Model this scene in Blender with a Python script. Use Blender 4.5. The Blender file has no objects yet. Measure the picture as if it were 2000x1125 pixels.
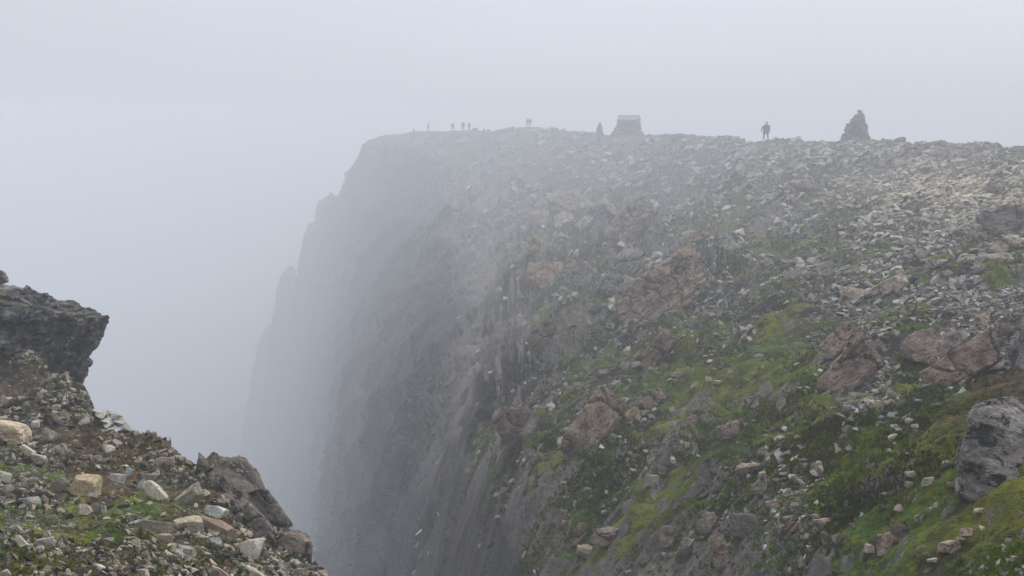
import bpy, bmesh, math, random
import numpy as np
from mathutils import Matrix, Vector
SC = bpy.context.scene
COL = SC.collection
RNG = np.random.default_rng(7)
random.seed(7)

# ---------------------------------------------------------------- camera, light, exposure
F = 2500.0; PITCH = math.atan(327.5/2500)
CP, SP = math.cos(PITCH), math.sin(PITCH)
cd = bpy.data.cameras.new('camera'); cam = bpy.data.objects.new('camera', cd); COL.objects.link(cam)
cd.sensor_width = 36.0; cd.lens = 36.0*F/2000.0; cd.clip_start = 0.05; cd.clip_end = 5000
cam.location = (0, 0, 0); cam.rotation_euler = (math.pi/2-PITCH, 0, 0)
SC.camera = cam

w = bpy.data.worlds.new("World"); SC.world = w; w.use_nodes = True
nt = w.node_tree; nt.nodes.clear()
wo = nt.nodes.new('ShaderNodeOutputWorld'); bg = nt.nodes.new('ShaderNodeBackground')
sky = nt.nodes.new('ShaderNodeTexSky'); sky.sky_type = 'NISHITA'; sky.sun_disc = False
SUN_EL, SUN_AZ = math.radians(48), math.radians(35)
sky.sun_elevation = SUN_EL; sky.sun_rotation = SUN_AZ; sky.dust_density = 8; sky.air_density = 1.0; sky.altitude = 1300
hs = nt.nodes.new('ShaderNodeHueSaturation'); hs.inputs['Saturation'].default_value = 0.25
nt.links.new(sky.outputs[0], hs.inputs['Color'])
# overcast cloud layer: brighter overhead, soft mottling
tc = nt.nodes.new('ShaderNodeTexCoord'); sep = nt.nodes.new('ShaderNodeSeparateXYZ')
nt.links.new(tc.outputs['Generated'], sep.inputs[0])
rmp = nt.nodes.new('ShaderNodeValToRGB')
rmp.color_ramp.elements[0].position = 0.0; rmp.color_ramp.elements[0].color = (6.6, 6.95, 7.9, 1)
rmp.color_ramp.elements[1].position = 0.75; rmp.color_ramp.elements[1].color = (9.6, 10.0, 10.9, 1)
nt.links.new(sep.outputs['Z'], rmp.inputs[0])
nz = nt.nodes.new('ShaderNodeTexNoise'); nz.inputs['Scale'].default_value = 1.6; nz.inputs['Detail'].default_value = 3
nt.links.new(tc.outputs['Generated'], nz.inputs['Vector'])
mr = nt.nodes.new('ShaderNodeMapRange'); mr.inputs[1].default_value = 0.3; mr.inputs[2].default_value = 0.7
mr.inputs[3].default_value = 0.93; mr.inputs[4].default_value = 1.07
nt.links.new(nz.outputs[0], mr.inputs[0])
# the cloud is a little brighter on the side of the sun
dt = nt.nodes.new('ShaderNodeVectorMath'); dt.operation = 'DOT_PRODUCT'; nt.links.new(tc.outputs['Generated'], dt.inputs[0])
dt.inputs[1].default_value = (math.sin(SUN_AZ)*math.cos(SUN_EL), math.cos(SUN_AZ)*math.cos(SUN_EL), math.sin(SUN_EL))
m2 = nt.nodes.new('ShaderNodeMapRange'); m2.inputs[1].default_value = .35; m2.inputs[2].default_value = 1.; m2.inputs[3].default_value = .97; m2.inputs[4].default_value = 1.22
nt.links.new(dt.outputs['Value'], m2.inputs[0]); m3 = nt.nodes.new('ShaderNodeMath'); m3.operation = 'MULTIPLY'
nt.links.new(mr.outputs[0], m3.inputs[0]); nt.links.new(m2.outputs[0], m3.inputs[1])
ml = nt.nodes.new('ShaderNodeVectorMath'); ml.operation = 'SCALE'
nt.links.new(rmp.outputs[0], ml.inputs[0]); nt.links.new(m3.outputs[0], ml.inputs['Scale'])
mx = nt.nodes.new('ShaderNodeMix'); mx.data_type = 'RGBA'; mx.inputs[0].default_value = 0.92
nt.links.new(hs.outputs[0], mx.inputs[6]); nt.links.new(ml.outputs[0], mx.inputs[7])
nt.links.new(mx.outputs[2], bg.inputs[0]); bg.inputs[1].default_value = 0.1
nt.links.new(bg.outputs[0], wo.inputs[0])

sl = bpy.data.lights.new('sun', 'SUN'); sl.energy = 1.5; sl.angle = math.radians(40); sl.color = (1.0, 0.97, 0.92)
so = bpy.data.objects.new('sun', sl); COL.objects.link(so)
so.rotation_euler = Vector((-math.sin(SUN_AZ)*math.cos(SUN_EL), -math.cos(SUN_AZ)*math.cos(SUN_EL), -math.sin(SUN_EL))).to_track_quat('-Z', 'Y').to_euler()
SC.view_settings.view_transform = 'Standard'; SC.view_settings.look = 'None'
SC.view_settings.exposure = 0.0; SC.view_settings.gamma = 1.0; SC.view_settings.use_curve_mapping = False
SC.render.engine = 'CYCLES'
SC.cycles.volume_bounces = 4; SC.cycles.max_bounces = 6; SC.cycles.diffuse_bounces = 2; SC.cycles.glossy_bounces = 1
SC.cycles.use_denoising = True

# ---------------------------------------------------------------- helpers
def ray(px, py):
    a = (px-1000)/F; b = (562.5-py)/F
    Y = CP+b*SP; Z = -SP+b*CP
    return a/Y, Z/Y                       # x and z per metre of y
def project(x, y, z):
    f = y*CP - z*SP; u = y*SP + z*CP
    return 1000 + F*x/f, 562.5 - F*u/f
def tag(o, label=None, cat=None, group=None, kind=None):
    if label: o['label'] = label
    if cat: o['category'] = cat
    if group: o['group'] = group
    if kind: o['kind'] = kind
    return o
def empty(name, loc, rz=0.0, rot=None):
    o = bpy.data.objects.new(name, None); COL.objects.link(o); o.location = loc
    o.rotation_euler = rot if rot else (0, 0, rz); o.empty_display_size = 0.2
    return o
def link(name, me, parent=None):
    o = bpy.data.objects.new(name, me); COL.objects.link(o)
    if parent: o.parent = parent
    return o
def np_mesh(name, V, Fc, attrs=None, smooth=False, mats=()):
    me = bpy.data.meshes.new(name); V = np.asarray(V, np.float32); Fc = np.asarray(Fc, np.int32)
    k = Fc.shape[1]; n = len(Fc)
    me.vertices.add(len(V)); me.vertices.foreach_set('co', V.ravel())
    me.loops.add(n*k); me.loops.foreach_set('vertex_index', Fc.ravel())
    me.polygons.add(n); me.polygons.foreach_set('loop_start', np.arange(0, n*k, k, dtype=np.int32))
    me.polygons.foreach_set('use_smooth', np.full(n, smooth))
    for an, (ty, val) in (attrs or {}).items():
        at = me.attributes.new(an, ty, 'POINT')
        at.data.foreach_set('value' if ty == 'FLOAT' else 'color', np.asarray(val, np.float32).ravel())
    for m in mats: me.materials.append(m)
    me.update(calc_edges=True); return me

PERM = np.random.default_rng(3).permutation(512).astype(np.int64); PERM = np.concatenate([PERM]*3)
def _h(*k):
    r = np.zeros_like(k[0])
    for q in k: r = PERM[(r + (q & 511))]
    return r
def pnoise(x, y, seed=0):
    x = np.asarray(x, float); y = np.asarray(y, float)
    xi = np.floor(x).astype(np.int64); yi = np.floor(y).astype(np.int64); xf = x-xi; yf = y-yi
    u = xf*xf*xf*(xf*(xf*6-15)+10); v = yf*yf*yf*(yf*(yf*6-15)+10); s = np.full_like(xi, seed)
    def g(i, j):
        a = _h(s, xi+i, yi+j)*(2*math.pi/512); return np.cos(a)*(xf-i)+np.sin(a)*(yf-j)
    return ((g(0,0)*(1-u)+g(1,0)*u)*(1-v)+(g(0,1)*(1-u)+g(1,1)*u)*v)*1.5
def fbm(x, y, o=4, seed=0, gain=.5):
    t = 0; a = 1.0
    for k in range(o):
        t = t + a*pnoise(x*2**k+k*17.3, y*2**k-k*9.1, seed+k*31); a *= gain
    return t
def ridged(x, y, o=4, seed=0, gain=.5):
    t = 0; a = 1.0
    for k in range(o):
        t = t + a*(1-2*np.abs(pnoise(x*2**k+k*17.3, y*2**k-k*9.1, seed+k*31))); a *= gain
    return t
def cells(x, y, seed=0):                  # F1, F2-F1, random value and two random tilts of the nearest cell
    xi = np.floor(x).astype(np.int64); yi = np.floor(y).astype(np.int64)
    f1 = np.full(x.shape, 9.); f2 = np.full(x.shape, 9.); idv = np.zeros_like(xi); dx = np.zeros(x.shape); dy = np.zeros(x.shape)
    s = np.full_like(xi, seed)
    for i in (-1,0,1):
        for j in (-1,0,1):
            h = _h(s, xi+i, yi+j); h2 = PERM[h+7]
            cx = xi+i+h/512.; cy = yi+j+h2/512.
            d = np.hypot(x-cx, y-cy); m = d < f1
            f2 = np.where(m, f1, np.minimum(f2, d)); f1 = np.where(m, d, f1)
            idv = np.where(m, PERM[h2+3], idv); dx = np.where(m, x-cx, dx); dy = np.where(m, y-cy, dy)
    r = idv/512.; dx = np.clip(dx,-.5,.5); dy = np.clip(dy,-.5,.5); t1 = PERM[idv+5]/256.-1; t2 = PERM[idv+11]/256.-1
    return f1, f2-f1, r, dx*t1+dy*t2
def pnoise3(p, seed=0):
    pi = np.floor(p).astype(np.int64); f = p-pi; u = f*f*f*(f*(f*6-15)+10); s = np.full_like(pi[:,0], seed); t = 0
    for i in (0,1):
        for j in (0,1):
            for k in (0,1):
                h = _h(s, pi[:,0]+i, pi[:,1]+j, pi[:,2]+k); a = h*(2*math.pi/512); c = PERM[h+9]/256.-1; q = np.sqrt(np.maximum(0,1-c*c))
                gr = np.cos(a)*q*(f[:,0]-i)+np.sin(a)*q*(f[:,1]-j)+c*(f[:,2]-k)
                t = t + gr*(u[:,0] if i else 1-u[:,0])*(u[:,1] if j else 1-u[:,1])*(u[:,2] if k else 1-u[:,2])
    return t*1.5
def sstep(a, b, x):
    t = np.clip((x-a)/(b-a), 0, 1); return t*t*(3-2*t)

# ---------------------------------------------------------------- materials
def newmat(name):
    m = bpy.data.materials.new(name); m.use_nodes = True; n = m.node_tree; n.nodes.clear()
    o = n.nodes.new('ShaderNodeOutputMaterial'); b = n.nodes.new('ShaderNodeBsdfPrincipled')
    n.links.new(b.outputs[0], o.inputs[0]); b.inputs['Roughness'].default_value = .92
    b.inputs['Specular IOR Level'].default_value = .25
    return m, n, b
class G:
    def __init__(s, n): s.n = n
    def N(s, t, **k):
        q = s.n.nodes.new(t)
        for a, v in k.items(): setattr(q, a, v)
        return q
    def L(s, a, b): s.n.links.new(a, b)
    def val(s, sock, v):
        if hasattr(v, 'is_output'): s.L(v, sock)
        else: sock.default_value = v
    def noise(s, scale, detail=4, rough=.55, vec=None, dist=0):
        q = s.N('ShaderNodeTexNoise'); q.inputs['Scale'].default_value = scale; q.inputs['Detail'].default_value = detail
        q.inputs['Roughness'].default_value = rough; q.inputs['Distortion'].default_value = dist
        s.L(vec or s.pos, q.inputs['Vector']); return q.outputs[0]
    def voro(s, scale, feature='F1', vec=None, out='Distance'):
        q = s.N('ShaderNodeTexVoronoi', feature=feature); q.inputs['Scale'].default_value = scale
        s.L(vec or s.pos, q.inputs['Vector']); return q.outputs[out]
    def ramp(s, v, a, b, lo=0., hi=1.):
        q = s.N('ShaderNodeMapRange'); q.interpolation_type = 'SMOOTHSTEP'
        s.val(q.inputs[0], v); q.inputs[1].default_value = a; q.inputs[2].default_value = b
        q.inputs[3].default_value = lo; q.inputs[4].default_value = hi; return q.outputs[0]
    def math(s, op, a, b=0.):
        q = s.N('ShaderNodeMath', operation=op); s.val(q.inputs[0], a); s.val(q.inputs[1], b); return q.outputs[0]
    def mix(s, f, a, b, mode='MIX'):
        q = s.N('ShaderNodeMix', data_type='RGBA', blend_type=mode); s.val(q.inputs[0], f)
        for i, v in ((6, a), (7, b)):
            if hasattr(v, 'is_output'): s.L(v, q.inputs[i])
            else: q.inputs[i].default_value = (*v, 1)
        return q.outputs[2]
    def attr(s, nm, out='Fac'):
        q = s.N('ShaderNodeAttribute', attribute_name=nm); return q.outputs[out]
    def bump(s, h, dist, strength=1., prev=None):
        q = s.N('ShaderNodeBump'); q.inputs['Distance'].default_value = dist; q.inputs['Strength'].default_value = strength
        s.L(h, q.inputs['Height'])
        if prev is not None: s.L(prev, q.inputs['Normal'])
        return q.outputs[0]
def posnode(g):
    q = g.N('ShaderNodeNewGeometry'); g.geo = q; g.pos = q.outputs['Position']; return g

def rock_colour(g, k=1.0):
    """bare rock: grey to pinkish, pale crust lichen and black lichen spots"""
    n1 = g.noise(.35, 3); n2 = g.noise(2.3, 5, .65); n3 = g.noise(11, 5, .7)
    c = g.mix(g.ramp(n1, .38, .62), (.175*k,.165*k,.155*k), (.27*k,.215*k,.18*k))
    c = g.mix(g.ramp(n2, .45, .7), c, (.34*k,.30*k,.255*k))
    c = g.mix(g.ramp(n3, .5, .72, 0, .75), c, (.46*k,.43*k,.38*k))
    c = g.mix(g.ramp(n3, .47, .30, 0, .7), c, (.07,.065,.06))
    sp = g.ramp(g.noise(6.5, 6, .75, dist=.6), .60, .645); c = g.mix(g.math('MULTIPLY', sp, .9), c, (.022,.021,.02))
    return c, n2, n3

# ground of the mountain
def ground_mat(name, gscale=1.0):
    m, n, b = newmat(name); g = posnode(G(n))
    rc, n2, n3 = rock_colour(g)
    moss, brown, rock, scree = g.attr('moss'), g.attr('brown'), g.attr('rock'), g.attr('scree')
    nm = g.noise(1.1, 5, .6); nf = g.noise(7, 5, .7); nb = g.noise(28, 4, .7)
    nl = g.noise(.42*gscale, 3, .55); nm2 = g.noise(2.6, 4, .6)
    mc = g.mix(g.ramp(nm, .40, .58), (.030,.034,.010), (.07,.135,.010))
    mc = g.mix(g.ramp(nl, .46, .60, 0, .85), mc, (.185,.19,.014))
    mc = g.mix(g.ramp(nm2, .52, .64, 0, .7), mc, (.030,.022,.011))
    mc = g.mix(g.ramp(nf, .5, .70, 0, .7), mc, (.24,.26,.03))
    mc = g.mix(g.ramp(nf, .46, .3, 0, .9), mc, (.014,.014,.007))
    mc = g.mix(g.ramp(nb, .56, .74, 0, .4), mc, (.22,.22,.06))
    mc = g.mix(1.0, mc, (1.,1.04,.5), 'MULTIPLY')
    soil = g.mix(g.ramp(nf, .35, .65), (.012,.010,.008), (.045,.037,.027))
    bc = g.mix(g.ramp(nf, .38, .64), (.035,.02,.010), (.15,.085,.028))
    # tiny stones too small to pick apart
    v = g.N('ShaderNodeTexVoronoi'); v.inputs['Scale'].default_value = 7.5*gscale; g.L(g.pos, v.inputs['Vector'])
    ve = g.voro(7.5*gscale, 'DISTANCE_TO_EDGE')
    v2 = g.N('ShaderNodeTexVoronoi'); v2.inputs['Scale'].default_value = 19*gscale; g.L(g.pos, v2.inputs['Vector'])
    sp = g.N('ShaderNodeSeparateColor'); g.L(v.outputs['Color'], sp.inputs[0])
    sp2 = g.N('ShaderNodeSeparateColor'); g.L(v2.outputs['Color'], sp2.inputs[0])
    gc = g.mix(g.ramp(sp.outputs[1], 0, 1), (.10,.09,.078), (.42,.39,.33))
    gc2 = g.mix(sp2.outputs[1], (.05,.045,.038), (.34,.31,.26))
    has = g.math('MULTIPLY', g.ramp(g.math('SUBTRACT', g.math('MULTIPLY', g.math('POWER', scree, 1.6), .95), sp.outputs[0]), 0, .08), g.ramp(ve, .03, .09))
    has2 = g.math('MULTIPLY', g.ramp(g.math('SUBTRACT', g.math('MULTIPLY', g.math('POWER', scree, 1.5), .75), sp2.outputs[0]), 0, .05), .8)
    mm = g.ramp(g.math('ADD', g.math('SUBTRACT', g.math('ADD', moss, .12), g.noise(.9*gscale, 5, .65)), g.math('MULTIPLY', g.math('SUBTRACT', nf, .5), .35)), -.06, .06)
    bb = g.ramp(g.math('SUBTRACT', brown, g.noise(1.6, 4)), -.05, .1)
    c = g.mix(mm, soil, mc); c = g.mix(bb, c, bc)
    sn = g.N('ShaderNodeSeparateXYZ'); g.L(g.geo.outputs['Normal'], sn.inputs[0])
    lie = g.ramp(sn.outputs[2], .35, .62); has = g.math('MULTIPLY', has, lie); has2 = g.math('MULTIPLY', has2, lie)
    c = g.mix(has2, c, gc2); c = g.mix(has, c, gc)
    # bare rock on steep faces
    steep = g.ramp(g.math('ADD', sn.outputs[2], g.math('MULTIPLY', g.math('SUBTRACT', n2, .5), .6)), .72, .50)
    rk = g.ramp(g.math('ADD', g.math('MULTIPLY', steep, .55), g.math('SUBTRACT', rock, g.math('MULTIPLY', g.noise(1.7, 5, .7), 1.1))), -.08, .10)
    st = g.N('ShaderNodeMapping'); g.L(g.pos, st.inputs[0]); st.inputs['Scale'].default_value = (.12, .9, .1)
    stk = g.noise(1.0, 5, .65, vec=st.outputs[0])
    wetc = g.mix(g.ramp(stk, .42, .66), (.022,.022,.028), (.10,.10,.112)); wetc = g.mix(.4, wetc, g.mix(1.0, rc, (.38,.38,.44), 'MULTIPLY'))
    if gscale > 1: rc = g.mix(1.0, rc, (.62,.62,.63), 'MULTIPLY')
    rc = g.mix(g.attr('wet'), rc, wetc)
    c = g.mix(rk, c, rc)
    g.L(c, b.inputs['Base Color'])
    hg = g.math('MULTIPLY', has, g.ramp(ve, 0, .25)); 
    h = g.math('ADD', g.math('MULTIPLY', nf, .8), g.math('MULTIPLY', nb, .35)); h = g.math('ADD', h, g.math('MULTIPLY', hg, .7))
    h = g.math('ADD', h, g.math('MULTIPLY', n2, 1.2))
    g.L(g.bump(h, .16/gscale, 1.0), b.inputs['Normal'])
    return m
M_ground = ground_mat('mountain_ground'); M_spur = ground_mat('spur_ground', 2.4)

def cliff_mat():
    m, n, b = newmat('cliff_rock'); return m
def rock_mat(name, base=(.33,.285,.25), pale=(.52,.475,.41), dark=(.07,.065,.06), spots=.62, sc=1.0, stripes=False):
    m, n, b = newmat(name); g = posnode(G(n))
    oi = g.N('ShaderNodeObjectInfo')
    n1 = g.noise(.9*sc, 4, .6); n2 = g.noise(4*sc, 5, .7); n3 = g.noise(17*sc, 4, .7)
    c = g.mix(g.ramp(n1, .36, .64), base, [x*1.25 for x in base])
    c = g.mix(g.ramp(n2, .51, .60, 0, .85), c, pale); c = g.mix(g.ramp(n2, .47, .38, 0, .75), c, dark)
    c = g.mix(g.ramp(n3, .35, .6, .45, 0), c, dark)
    c = g.mix(g.ramp(g.noise(9*sc, 5, .75, dist=.4), spots, spots+.03, 0, .92), c, (.02,.02,.019))
    c = g.mix(g.ramp(g.noise(1.3*sc, 5, .7), .62, .70, 0, .8), c, (.05,.06,.02))
    wv = g.N('ShaderNodeVectorMath', operation='MULTIPLY_ADD'); nq = g.N('ShaderNodeTexNoise'); nq.inputs['Scale'].default_value = 1.5*sc; g.L(g.pos, nq.inputs['Vector'])
    g.L(nq.outputs['Color'], wv.inputs[0]); wv.inputs[1].default_value = (.9/sc,)*3; g.L(g.pos, wv.inputs[2])
    mpp = g.N('ShaderNodeMapping'); g.L(wv.outputs[0], mpp.inputs[0]); mpp.inputs['Rotation'].default_value = (.5,.6,.2); mpp.inputs['Scale'].default_value = (1.,.45,1.3)
    ce = g.voro(1.15*sc, 'DISTANCE_TO_EDGE', vec=mpp.outputs[0]); crk = g.ramp(ce, .0, .035)
    c = g.mix(g.math('MULTIPLY', g.math('SUBTRACT', 1., crk), .8), c, (.02,.018,.016))
    c = g.mix(1.0, c, oi.outputs['Color'], 'MULTIPLY')
    g.L(c, b.inputs['Base Color'])
    h = g.math('ADD', n2, g.math('MULTIPLY', n3, .4)); h = g.math('ADD', h, g.math('MULTIPLY', g.ramp(ce, 0, .10), .5))
    g.L(g.bump(h, .16/sc, 1.), b.inputs['Normal'])
    return m
M_out = rock_mat('outcrop_rock')
M_outn = rock_mat('near_rock', (.26,.24,.22), (.48,.45,.40), sc=2.6)
M_dark = rock_mat('black_lichen_rock', (.16,.15,.145), (.38,.36,.34), (.035,.034,.033), .52, 1.6)
def streak_mat():
    m, n, b = newmat('streaked_boulder'); g = posnode(G(n)); mp = g.N('ShaderNodeMapping'); g.L(g.pos, mp.inputs[0]); mp.inputs['Rotation'].default_value = (.2,.7,.3); mp.inputs['Scale'].default_value = (1.,1.,1.7)
    n1 = g.noise(3.4, 6, .75, vec=mp.outputs[0], dist=.15); n2 = g.noise(7, 5, .75); n3 = g.noise(1.1, 3)
    c = g.mix(g.ramp(n3, .4, .6), (.20,.185,.17), (.27,.23,.205)); c = g.mix(g.ramp(n1, .52, .60), c, (.38,.36,.335)); c = g.mix(g.ramp(n1, .48, .43), c, (.025,.025,.025))
    c = g.mix(g.ramp(n2, .57, .62, 0, .9), c, (.025,.025,.025)); g.L(c, b.inputs['Base Color'])
    g.L(g.bump(g.math('ADD', n1, n2), .12, 1.), b.inputs['Normal']); return m
M_streak = streak_mat()
M_darkn = rock_mat('overhang_rock', (.10,.098,.098), (.36,.34,.32), (.02,.02,.02), .52, 1.1)
def stone_mat(name='scree_stone', sc=1.0):
    m, n, b = newmat(name); g = posnode(G(n)); oi = g.N('ShaderNodeObjectInfo')
    n2 = g.noise(7*sc, 5, .7); n3 = g.noise(30*sc, 4, .7)
    c = g.mix(g.ramp(n2, .4, .65), (.34,.31,.27), (.50,.47,.42))
    c = g.mix(g.ramp(n3, .3, .62, .55, 0), c, (.12,.11,.095))
    c = g.mix(g.ramp(g.noise(11*sc, 5, .75, dist=.5), .60, .63, 0, .85), c, (.03,.03,.027))
    c = g.mix(1.0, c, oi.outputs['Color'], 'MULTIPLY'); c = g.mix(1.0, c, g.attr('tint', 'Color'), 'MULTIPLY')
    g.L(c, b.inputs['Base Color']); g.L(g.bump(g.math('ADD', n2, g.math('MULTIPLY', n3, .5)), .04/sc, .8), b.inputs['Normal'])
    return m
M_stone = stone_mat(); M_stonen = stone_mat('near_stone', 2.2)
def flat_mat(name, c, r=.9):
    m, n, b = newmat(name); g = posnode(G(n))
    g.L(g.mix(g.ramp(g.noise(14, 3), .3, .7), [x*.85 for x in c], [min(1, x*1.12) for x in c]), b.inputs['Base Color'])
    b.inputs['Roughness'].default_value = r; return m

# ---------------------------------------------------------------- control points of the mountain: pixel column -> (row, metres away)
MAIN = {
4000:[(1150,6.5),(900,9.5),(750,12.5),(600,18),(450,27),(350,40),(308,52)],
3000:[(1150,7.8),(900,11.5),(750,15),(600,20.5),(450,29),(350,41),(304,54)],
2250:[(1150,9.5),(900,13.5),(750,17),(600,22.5),(450,31),(350,41),(302,56)],
2000:[(1150,11),(1000,14),(900,16.2),(750,20),(640,24),(560,28),(450,35),(400,40),(350,46),(296,60)],
1850:[(1150,13),(1000,16.5),(900,19),(800,21.5),(700,25),(600,29),(500,34),(420,40),(350,50),(287,66)],
1700:[(1150,15.5),(1000,19),(900,21.5),(800,24),(700,27.5),(600,32),(500,38),(400,47),(330,60),(284,72)],
1500:[(1150,19.5),(1000,23),(900,26),(800,29),(700,33.5),(600,39),(500,46.5),(400,56),(320,68),(272,77)],
1350:[(1150,23),(1000,27),(900,30.5),(800,34.5),(700,39.5),(600,46),(500,54),(400,65),(300,86),(264,98)],
1200:[(1150,27),(1000,31.5),(900,35.5),(800,40),(700,46),(600,54),(500,62),(400,75),(300,99),(264,112)],
1080:[(1150,31),(1000,36),(900,41),(800,46.5),(700,53),(600,61),(500,70),(400,84),(300,110),(260,135)],
1000:[(1150,35),(1000,40.5),(900,46),(800,52),(700,59),(600,68),(500,78),(400,93),(300,118),(257,138)],
900:[(1150,42),(1000,50),(900,56),(800,64),(700,73),(600,83),(500,94),(400,108),(300,127),(254.5,137)],
800:[(1150,52),(1000,62),(900,69),(800,78),(700,87),(600,97),(500,108),(400,121),(320,134),(256,147)],
725:[(1150,64),(1000,74),(900,82),(800,91),(700,101),(600,112),(500,124),(400,136),(320,147),(292,151)],
680:[(1150,72),(1000,82),(900,90),(800,100),(700,111),(600,123),(500,138),(400,154),(370,164)],
640:[(1150,86),(1000,102),(900,116),(800,129),(700,140),(600,152),(500,162),(430,170),(412,174)],
600:[(1150,108),(1000,126),(900,142),(800,156),(700,168),(600,177),(505,186)],
575:[(1150,119),(1000,139),(900,154),(800,167),(700,178),(600,187),(516,195)],
620:[(1150,97),(1000,114),(900,129),(800,143),(700,154),(600,165),(500,175),(448,181)],
660:[(1150,79),(1000,92),(900,103),(800,114),(700,126),(600,138),(500,150),(420,162),(372,169)],
700:[(1150,68),(1000,78),(900,86),(800,95),(700,106),(600,118),(500,130),(400,145),(322,158)],
530:[(1150,142),(1000,164),(900,178),(800,190),(700,202),(628,210)],
550:[(1150,130),(1000,152),(900,166),(800,178),(700,188),(568,202)],
510:[(1150,155),(1000,176),(850,192),(700,212)],
470:[(1150,180),(1050,195),(900,214)],
420:[(1250,190),(1150,215)],
}
def far(d, wide=0.):
    t = min(1, max(0, (d-28)/(62+55*wide))); u = min(1, max(0, (d-158)/60)); return d*(1+.67*t*t*(3-2*t)+.35*u)
ks = sorted(MAIN)
for a_, b_ in zip(ks, ks[1:]):              # in-between columns
    A_, B_ = MAIN[a_], MAIN[b_]
    if b_-a_ > 60 and len(A_) >= 9 and len(B_) >= 9:
        for t in ((.5,) if b_-a_ < 110 else (.33, .67)):
            top = [((1-t)*A_[-1][0]+t*B_[-1][0], (1-t)*A_[-1][1]+t*B_[-1][1])]
            MAIN[int(a_+(b_-a_)*t)] = [(py, float(np.exp((1-t)*np.log(np.interp(-py, [-q[0] for q in A_], [q[1] for q in A_]))+t*np.log(np.interp(-py, [-q[0] for q in B_], [q[1] for q in B_]))))) for py in (1150,1000,850,700,600,500,400,330)]+top
P = []
for px, col in MAIN.items():
    for k, (py, d) in enumerate([(col[0][0]+260, col[0][1]*.84)]+col):
        if px >= 640: d = d*(1-.52*min(1,max(0,(py-400)/480))*min(1,(px-600)/450+.12))
        d = far(d, min(1, max(0, (1100-px)/220))); a, z = ray(px, py); P.append((a*d, d, z*d))
    for q, dz in ((1.1, .02 if px > 700 else .12), (1.3, .10 if px > 700 else .35), (1.7, .3 if px > 700 else .5)):
        P.append((a*d*q, d*q, z*d*1.0 - dz*d))
P = np.array(P)
class RBF:
    def __init__(s, P, su=3., sv=1.3):
        s.su, s.sv = su, sv; s.c = s.uv(P[:,0], P[:,1]); n = len(P)
        A = np.zeros((n+3, n+3)); A[:n,:n] = np.sqrt(((s.c[:,None]-s.c[None])**2).sum(2)+.0025)
        A[:n,:n] += np.eye(n)*-0.0015
        A[:n,n] = 1; A[:n,n+1:] = s.c; A[n:,:n] = A[:n,n:].T
        s.w = np.linalg.solve(A, np.concatenate([-P[:,2]/P[:,1], np.zeros(3)])); s.n = n
    def uv(s, x, y): return np.stack([x/y*s.su, np.log(y)*s.sv], 1)
    def __call__(s, x, y):
        x = np.asarray(x, float); sh = x.shape; x = x.ravel(); y = np.asarray(y, float).ravel(); out = np.empty(len(x))
        for i in range(0, len(x), 20000):
            q = s.uv(x[i:i+20000], y[i:i+20000])
            r = np.sqrt((q[:,0:1]-s.c[:,0])**2+(q[:,1:2]-s.c[:,1])**2+.0025)
            out[i:i+20000] = r@s.w[:s.n]+s.w[s.n]+q@s.w[s.n+1:]
        return (-out*y).reshape(sh)
rb_main = RBF(P)
SPUR = {
-260:[(1150,4.6),(1000,6.2),(900,8),(800,10.5),(700,14),(620,18),(560,21)],
-100:[(1150,4.9),(1000,6.8),(900,8.8),(800,11.8),(740,14.5),(690,18)],
0:[(1150,5.2),(1000,7.4),(900,9.8),(820,12.3),(765,15),(742,17)],
100:[(1150,5.4),(1000,7.6),(900,10),(820,12.6),(770,15),(752,16.6)],
170:[(1150,5.6),(1000,7.8),(900,10.2),(840,12.3),(803,14.2)],
270:[(1150,5.8),(1000,8),(920,10),(872,12)],
350:[(1150,6.1),(1000,8.4),(935,10),(897,11.4)],
430:[(1150,6.5),(1025,8.4),(940,10.3)],
520:[(1150,6.9),(1065,8.3),(995,9.6)],
590:[(1150,7.4),(1085,8.6)],
640:[(1250,7.0),(1135,8.4)],
720:[(1500,6.5),(1300,8)]}
P2 = []
for px, col in SPUR.items():
    for py, d in [(col[0][0]+260, col[0][1]*.82)]+col:
        d = d*1.12; a, z = ray(px, py); P2.append((a*d, d, z*d))
    for q, dz in ((1.07, .06), (1.25, .5), (1.6, 1.3)):
        P2.append((a*d*q-.0*d, d*q, z*d-dz*d))
rb_spur = RBF(np.array(P2))

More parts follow.
